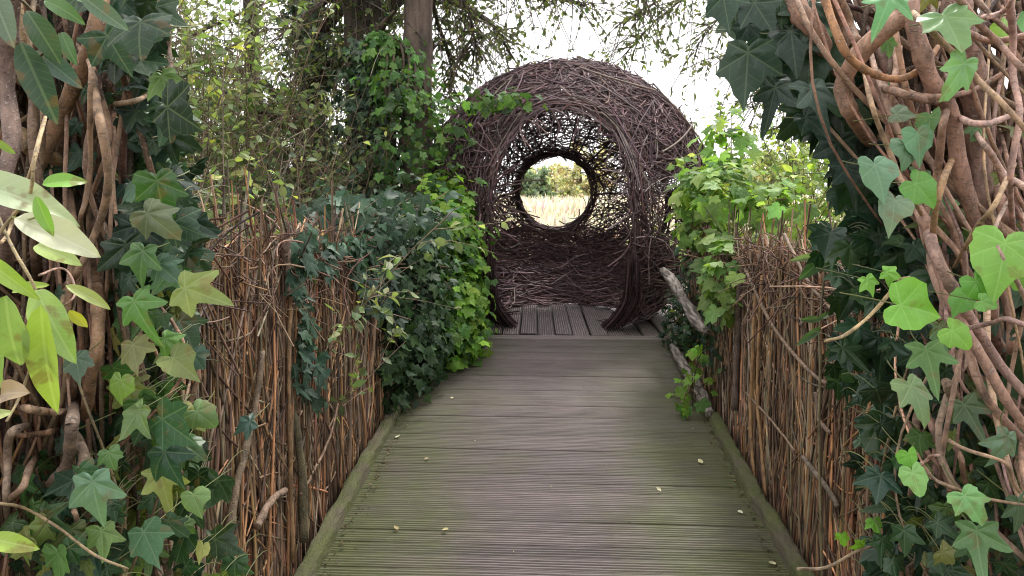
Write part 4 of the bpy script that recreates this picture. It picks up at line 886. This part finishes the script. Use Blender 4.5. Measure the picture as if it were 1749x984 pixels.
hero(La, [(20, 372), (60, 372), (75, 345)], 2.2, .63, (.45, .45, .2), name='stem', sides=8)
hero(La, [(66, 470), (110, 460), (128, 505), (105, 525)], 2.2, .68, (.4, .25, .2), name='stem', sides=8)
hero(La, [(10, -20), (50, 15), (90, 60), (70, 95)], 3.0, .80, (.3, .25, .15), name='stem', sides=8)

# --- right column
Rc = thing('vine_column', 'arching column of thick pinkish brown twisted stems at the upper right', 'vine column', (.85, 1.35, 0))
polyR = lambda y: (np.interp(y, [-60, 0, 130, 260, 420, 984], [1365, 1385, 1440, 1500, 1590, 1620]), np.full_like(y, 1840))
fillstems(Rc, polyR, (1.4, 1.95), 300, (2.2, 7.5), 221, [(.27, .17, .13), (.18, .12, .09), (.34, .22, .17), (.12, .08, .06)], tilt=.04, curl=45, L=(150, 600))
fillstems(Rc, polyR, (1.08, 1.42), 75, (1.6, 4.5), 222, [(.50, .33, .26), (.42, .27, .2), (.54, .36, .26), (.30, .19, .14)], tilt=.08, name='thin_stems', curl=60, L=(400, 900))
RP = (.50, .31, .24); RB = (.40, .25, .18); OR = (.52, .27, .14); PK = (.54, .35, .30)
for cols, rp, Y, c in (([(1562, -20), (1546, 20), (1525, 41), (1485, 76), (1449, 122), (1438, 157), (1455, 198), (1490, 245)], 16, 1.15, RB),
        ([(1352, -20), (1365, 25), (1393, 55), (1419, 97), (1440, 128), (1452, 190)], 17, 1.32, (.30, .18, .13)), ([(1420, -20), (1434, 15), (1455, 60), (1475, 95)], 13, 1.28, (.28, .18, .12)),
        ([(1495, 127), (1510, 168), (1531, 218), (1540, 260)], 15, 1.2, RB), ([(1406, -10), (1429, 51), (1449, 97), (1485, 124), (1536, 135), (1575, 117), (1600, 80)], 7, 1.08, OR),
        ([(1548, -10), (1556, 30), (1576, 91), (1592, 137), (1625, 190), (1637, 284), (1658, 356), (1683, 432), (1693, 500), (1697, 557), (1710, 610)], 14, 1.14, RP),
        ([(1637, -10), (1637, 41), (1653, 102), (1668, 168), (1673, 254), (1678, 366), (1690, 440)], 22, 1.24, (.34, .22, .18)),
        ([(1536, 300), (1571, 366), (1587, 407), (1612, 478), (1641, 547), (1677, 613), (1718, 685), (1765, 745)], 10, 1.06, RP), ([(1575, 340), (1592, 420), (1622, 480), (1660, 550), (1700, 612), (1760, 680)], 10, 1.05, PK), ([(1590, 420), (1600, 480), (1640, 560), (1668, 640), (1700, 700), (1765, 770)], 8, 1.08, (.50, .33, .26)),
        ([(1478, 120), (1495, 203), (1531, 285), (1556, 335), (1590, 400)], 4.5, 1.04, (.46, .31, .20)), ([(1622, 163), (1612, 213), (1602, 285), (1581, 356), (1581, 407), (1627, 500)], 7, 1.1, RB), ([(1637, 254), (1607, 315), (1597, 376), (1602, 432), (1640, 510)], 6, 1.04, (.46, .29, .16)),
        ([(1735, 280), (1700, 345), (1668, 391), (1627, 457)], 4.5, .98, (.48, .33, .2)), ([(1546, 5), (1602, 66), (1668, 132), (1710, 175), (1765, 240)], 5.5, .98, (.50, .34, .22)), ([(1627, -15), (1678, 46), (1720, 90), (1765, 132)], 6, 1.0, RP), ([(1637, 200), (1665, 211), (1700, 208), (1765, 182)], 6, .98, PK),
        ([(1676, 30), (1700, 26), (1725, 8), (1733, -15)], 5, .98, PK), ([(1720, -10), (1732, 60), (1730, 130), (1740, 200), (1728, 300), (1732, 420)], 6, 1.02, PK), ([(1765, 330), (1720, 300), (1690, 262), (1668, 225)], 6, 1.02, (.52, .36, .3)), ([(1540, 150), (1580, 165), (1640, 160), (1690, 140), (1750, 100)], 5, 1.12, RB),
        ([(1490, 145), (1540, 160), (1590, 172), (1620, 178)], 7, 1.1, (.30, .19, .14)), ([(1760, 60), (1700, 70), (1660, 60), (1600, 30)], 6, 1.1, RP), ([(1765, 560), (1720, 545), (1690, 552), (1640, 562), (1618, 548), (1612, 510)], 4.5, .98, (.50, .32, .28)), ([(1700, 300), (1718, 380), (1712, 470), (1730, 560), (1720, 650)], 10, 1.2, RP),
        ([(1552, 475), (1536, 483), (1487, 536), (1446, 572), (1408, 583)], 3.6, .98, (.48, .36, .2)), ([(1765, 540), (1735, 480), (1700, 400), (1725, 330)], 4, .96, (.5, .36, .28)), ([(1620, 751), (1655, 770), (1718, 792), (1735, 830), (1760, 870)], 3.4, 1.0, (.44, .30, .2)),
        ([(1572, 792), (1590, 812), (1615, 828), (1672, 849), (1760, 864)], 3.4, .98, (.44, .30, .2)), ([(1364, 972), (1410, 969), (1467, 941), (1518, 926)], 3, 1.5, (.5, .38, .26)), ([(1628, 752), (1645, 800), (1652, 850)], 5, 1.2, RB), ([(1612, 650), (1630, 675), (1645, 690)], 9, 1.15, (.4, .28, .2)), ([(1574, 792), (1590, 780), (1605, 777)], 3, .98, RP)):
    hero(Rc, cols, rp, Y, c, dY=.03)
Ri = thing('ivy', 'mint and mid green ivy leaves scattered over the right vine column', 'ivy', (.8, 1.2, 0))

for px, py, sz, Y, c, T, td in ((1513, 12, 72, .98, MINT[0], T_IVY, 110), (1627, 50, 88, .96, MINT[0], T_IVY, 75), (1631, 137, 84, .96, MINT[1], T_IVY, 120), (1503, 304, 66, .98, (.15, .26, .17), T_HEART, 80), (1527, 362, 62, .98, (.15, .26, .17), T_HEART, 95), (1571, 250, 55, 1.0, (.15, .27, .15), T_HEART, 80), (1580, 330, 62, 1.0, (.13, .31, .07), T_HEART, 40),
        (1548, 262, 48, 1.0, (.13, .22, .14), T_HEART, 100), (1588, 215, 46, 1.02, (.12, .22, .12), T_HEART, 70), (1545, 195, 36, 1.02, (.14, .20, .12), T_HEART, 20), (1712, 452, 105, .94, (.20, .46, .08), T_HEART, 100), (1570, 528, 86, .9, (.18, .46, .06), T_HEART, 10), (1572, 688, 90, .95, (.16, .26, .12), T_IVY, 80), (1590, 625, 78, 1.0, (.11, .24, .09), T_IVY, 80),
        (1642, 578, 55, .95, (.20, .46, .06), T_HEART, 40), (1553, 790, 42, .95, (.20, .46, .10), T_HEART, 75), (1566, 826, 54, .93, (.22, .48, .16), T_HEART, 80), (1663, 870, 70, .95, (.20, .42, .16), T_IVY, 60), (1671, 938, 88, 1.0, (.09, .20, .09), T_IVY, 90), (1712, 772, 76, 1.0, (.15, .24, .16), T_IVY, 110), (1497, 902, 34, 1.4, (.2, .42, .06), T_IVY, 90),
        (1440, 924, 28, 1.5, (.24, .46, .05), T_IVY, 80), (1467, 938, 36, 1.5, (.24, .46, .05), T_IVY, 95), (1529, 470, 42, 1.0, (.2, .44, .08), T_IVY, 20), (1488, 490, 40, 1.0, (.2, .44, .08), T_IVY, 70), (1680, 500, 60, .95, (.12, .34, .06), T_HEART, 60), (1735, 470, 80, 1.0, (.16, .40, .06), T_IVY, 60), (1640, 520, 50, 1.0, (.16, .38, .08), T_HEART, 110), (1610, 580, 60, 1.05, (.1, .2, .08), T_IVY, 90), (1660, 715, 70, 1.1, (.10, .17, .08), T_IVY, 60), (1740, 880, 70, 1.05, (.09, .16, .1), T_IVY, 80), (1720, 60, 46, 1.2, (.24, .42, .06), T_HEART, 60), (1690, 520, 36, .94, (.16, .38, .08), T_HEART, 20)):
    ivy_leaf(Ri, px, py, sz, Y, c, T, td, q, mat=M_IVY)
rnd_ivy(Ri, lambda y: (np.interp(y, [0, 250, 500, 984], [1480, 1540, 1560, 1560]), y*0+1790), 45, (1.15, 1.4), (34, 60), MINT+IVY_M+IVY_M, 230, T_IVY, M_IVY)
# dark ivy hanging in silhouette at the inner side of the right column
Rd = thing('ivy', 'dark ivy curtain silhouetted against the sky on the inner side of the right vine column', 'ivy', (.6, 1.5, 0)); 
pD = lambda y: (np.interp(y, [-40, 20, 60, 120, 200, 260, 420], [1235, 1260, 1290, 1330, 1385, 1445, 1470]), np.interp(y, [-40, 100, 250, 420], [1390, 1440, 1480, 1560]))
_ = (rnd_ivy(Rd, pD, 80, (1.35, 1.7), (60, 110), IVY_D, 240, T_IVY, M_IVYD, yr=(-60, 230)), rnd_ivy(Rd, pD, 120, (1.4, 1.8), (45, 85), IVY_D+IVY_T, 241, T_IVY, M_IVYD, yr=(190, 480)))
for px, py, sz, Y, td in ((1240, 20, 70, 1.3, 80), (1275, 132, 110, 1.25, 95), (1318, 178, 78, 1.3, 100), (1355, 85, 95, 1.3, 80), (1400, 180, 92, 1.25, 85), (1431, 275, 90, 1.35, 95), (1305, 30, 85, 1.3, 60), (1340, 150, 60, 1.35, 40), (1380, 30, 90, 1.3, 100), (1270, 60, 50, 1.35, 110), (1395, 215, 70, 1.28, 60), (1455, 310, 70, 1.3, 80)):
    ivy_leaf(Rd, px, py, sz, Y, (.022, .052, .036) if px != 1400 else (.05, .09, .08), T_IVY, td, q, mat=M_IVYD)
# mid and lower ivy that climbs the near right fence
Rl = thing('ivy', 'dark ivy covering the near end of the right fence at the lower right', 'ivy', (.9, 1.9, .1)); 
pE = lambda y: (np.interp(y, [380, 440, 520, 620, 720, 800, 880, 984], [1420, 1400, 1440, 1420, 1440, 1480, 1500, 1480]), y*0+1790)
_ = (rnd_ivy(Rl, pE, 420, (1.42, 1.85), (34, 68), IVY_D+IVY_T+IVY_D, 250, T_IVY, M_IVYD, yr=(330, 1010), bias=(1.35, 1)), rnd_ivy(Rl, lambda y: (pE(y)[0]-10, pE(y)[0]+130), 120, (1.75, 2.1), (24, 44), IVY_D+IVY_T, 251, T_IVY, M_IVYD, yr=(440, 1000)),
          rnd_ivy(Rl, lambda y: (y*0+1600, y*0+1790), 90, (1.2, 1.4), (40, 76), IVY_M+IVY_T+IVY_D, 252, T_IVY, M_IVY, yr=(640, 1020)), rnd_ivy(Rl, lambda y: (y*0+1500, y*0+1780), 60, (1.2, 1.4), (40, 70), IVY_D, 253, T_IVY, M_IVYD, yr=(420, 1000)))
fillstems(Rl, lambda y: (np.interp(y, [380, 984], [1520, 1540]), y*0+1790), (1.38, 1.6), 60, (2, 5), 254, [(.26, .17, .11), (.2, .13, .09)], name='stem', L=(80, 300))
# small sapling leaves in front of the right fence
sp_ = thing('sapling', 'single thin sapling with two long leaves in front of the right fence', 'sapling', P(1405, 984, 2.2))
hero(sp_, [(1402, 1000), (1400, 800), (1402, 640), (1398, 560), (1412, 450), (1428, 380)], 2.4, 2.1, (.3, .26, .15), name='stem', sides=6)
for (x0, y0), (x1, y1), c in (((1402, 560), (1358, 592), (.08, .15, .07)), ((1404, 545), (1365, 548), (.09, .16, .08)), ((1398, 545), (1425, 530), (.10, .17, .09)), ((1420, 430), (1362, 480), (.05, .11, .05)), ((1405, 440), (1352, 442), (.16, .22, .12))):
    a, b_ = P(x0, y0, 2.1), P(x1, y1, 2.1); t_ = b_-a; Pack().add(leaves(T_LAUR, a[None], np.array([[.1, -1, .5]]), t_[None], np.array([np.linalg.norm(t_)]), np.array([c]), q)).build('leaf', M_OVAL, sp_)

# ------------------------------------------------------------------ fallen leaves on the boards
for k, (px, py, sz, c, lab) in enumerate([(1200, 794, .030, (.62, .58, .36), 'cream fallen leaf near the right kerb, middle of the ramp'), (1129, 842, .022, (.6, .55, .4), 'cream fallen leaf right of centre on the ramp'), (1268, 880, .022, (.6, .6, .5), 'whitish leaf lying against the right kerb'),
        (755, 908, .026, (.62, .56, .36), 'cream fallen leaf left of centre on the ramp'), (1325, 965, .028, (.6, .56, .4), 'nearest pale leaf by the right kerb'), (680, 908, .022, (.35, .27, .16), 'small brown leaf at the lower left of the ramp'), (725, 787, .020, (.40, .28, .15), 'tan leaf bit near the green left side of the ramp'),
        (676, 750, .026, (.6, .58, .42), 'pale leaf by the dark ivy bush on the ramp'), (772, 683, .022, (.5, .45, .3), 'tiny pale leaf beside the ivy bush far up the ramp'), (1158, 682, .022, (.16, .14, .06), 'dark curled leaf far up the ramp on the right'), (865, 612, .02, (.2, .1, .06), 'tiny dark leaf near the top of the ramp')]):
    v = Pn(px, py, 1.) - np.array([0, 0, CAMZ]); t_ = CAMZ/(.085-v[2]); c3 = np.array([0, 0, CAMZ])+v*t_; c3[2] = rampz(c3[1])+.007
    a = q.uniform(0, 6.28); o = Pack().add(leaves(oval(.33, 6, 2, .5, -.35), c3[None], np.array([[q.normal(0, .1), q.normal(0, .1), 1.]]), np.array([[math.cos(a), math.sin(a), 0]]), np.array([sz*1.15]), np.array([c])*1.15, q)).build('fallen_leaf', M_IVYM)
    tag(o, lab, 'fallen leaf', 'fallen leaves on the ramp')
# smaller bits of leaf and twig scattered on the boards
q = np.random.default_rng(401); n = 90; y = 1.9+3.6*q.random(n)**.8; x = q.uniform(-.74, .74, n)
p = np.stack([x, y, rampz(y)+.005], -1); a = q.uniform(0, 6.28, n)
tag(Pack().add(leaves(T_OV, p, np.array([0, 0, 1.])+q.normal(0, .25, (n, 3)), np.stack([np.cos(a), np.sin(a), a*0], -1), q.uniform(.004, .010, n), pal([(.3, .24, .16), (.2, .14, .08), (.45, .4, .28), (.1, .08, .05)], n, q, .3), q)).build('leaf_crumbs', M_OVAL), 'tiny crumbs of leaf scattered over the ramp boards', 'litter', kind='stuff')
# litter caught along the kerbs
q = np.random.default_rng(400); n = 900; sx = np.where(q.random(n) < .5, -1, 1); y = q.uniform(1.6, 5.4, n); x = sx*(.812-np.abs(q.normal(0, .022, n)))
p = np.stack([x, y, rampz(y)+.006], -1); a = q.uniform(0, 6.28, n)
tag(Pack().add(leaves(T_OV, p, np.array([0, 0, 1.])+q.normal(0, .3, (n, 3)), np.stack([np.cos(a), np.sin(a), a*0], -1), q.uniform(.006, .018, n), pal([(.12, .08, .05), (.2, .14, .08), (.08, .07, .04)], n, q, .3), q)).build('leaf_litter', M_OVAL), 'crumbs of brown leaf litter along both kerbs', 'litter', kind='stuff')
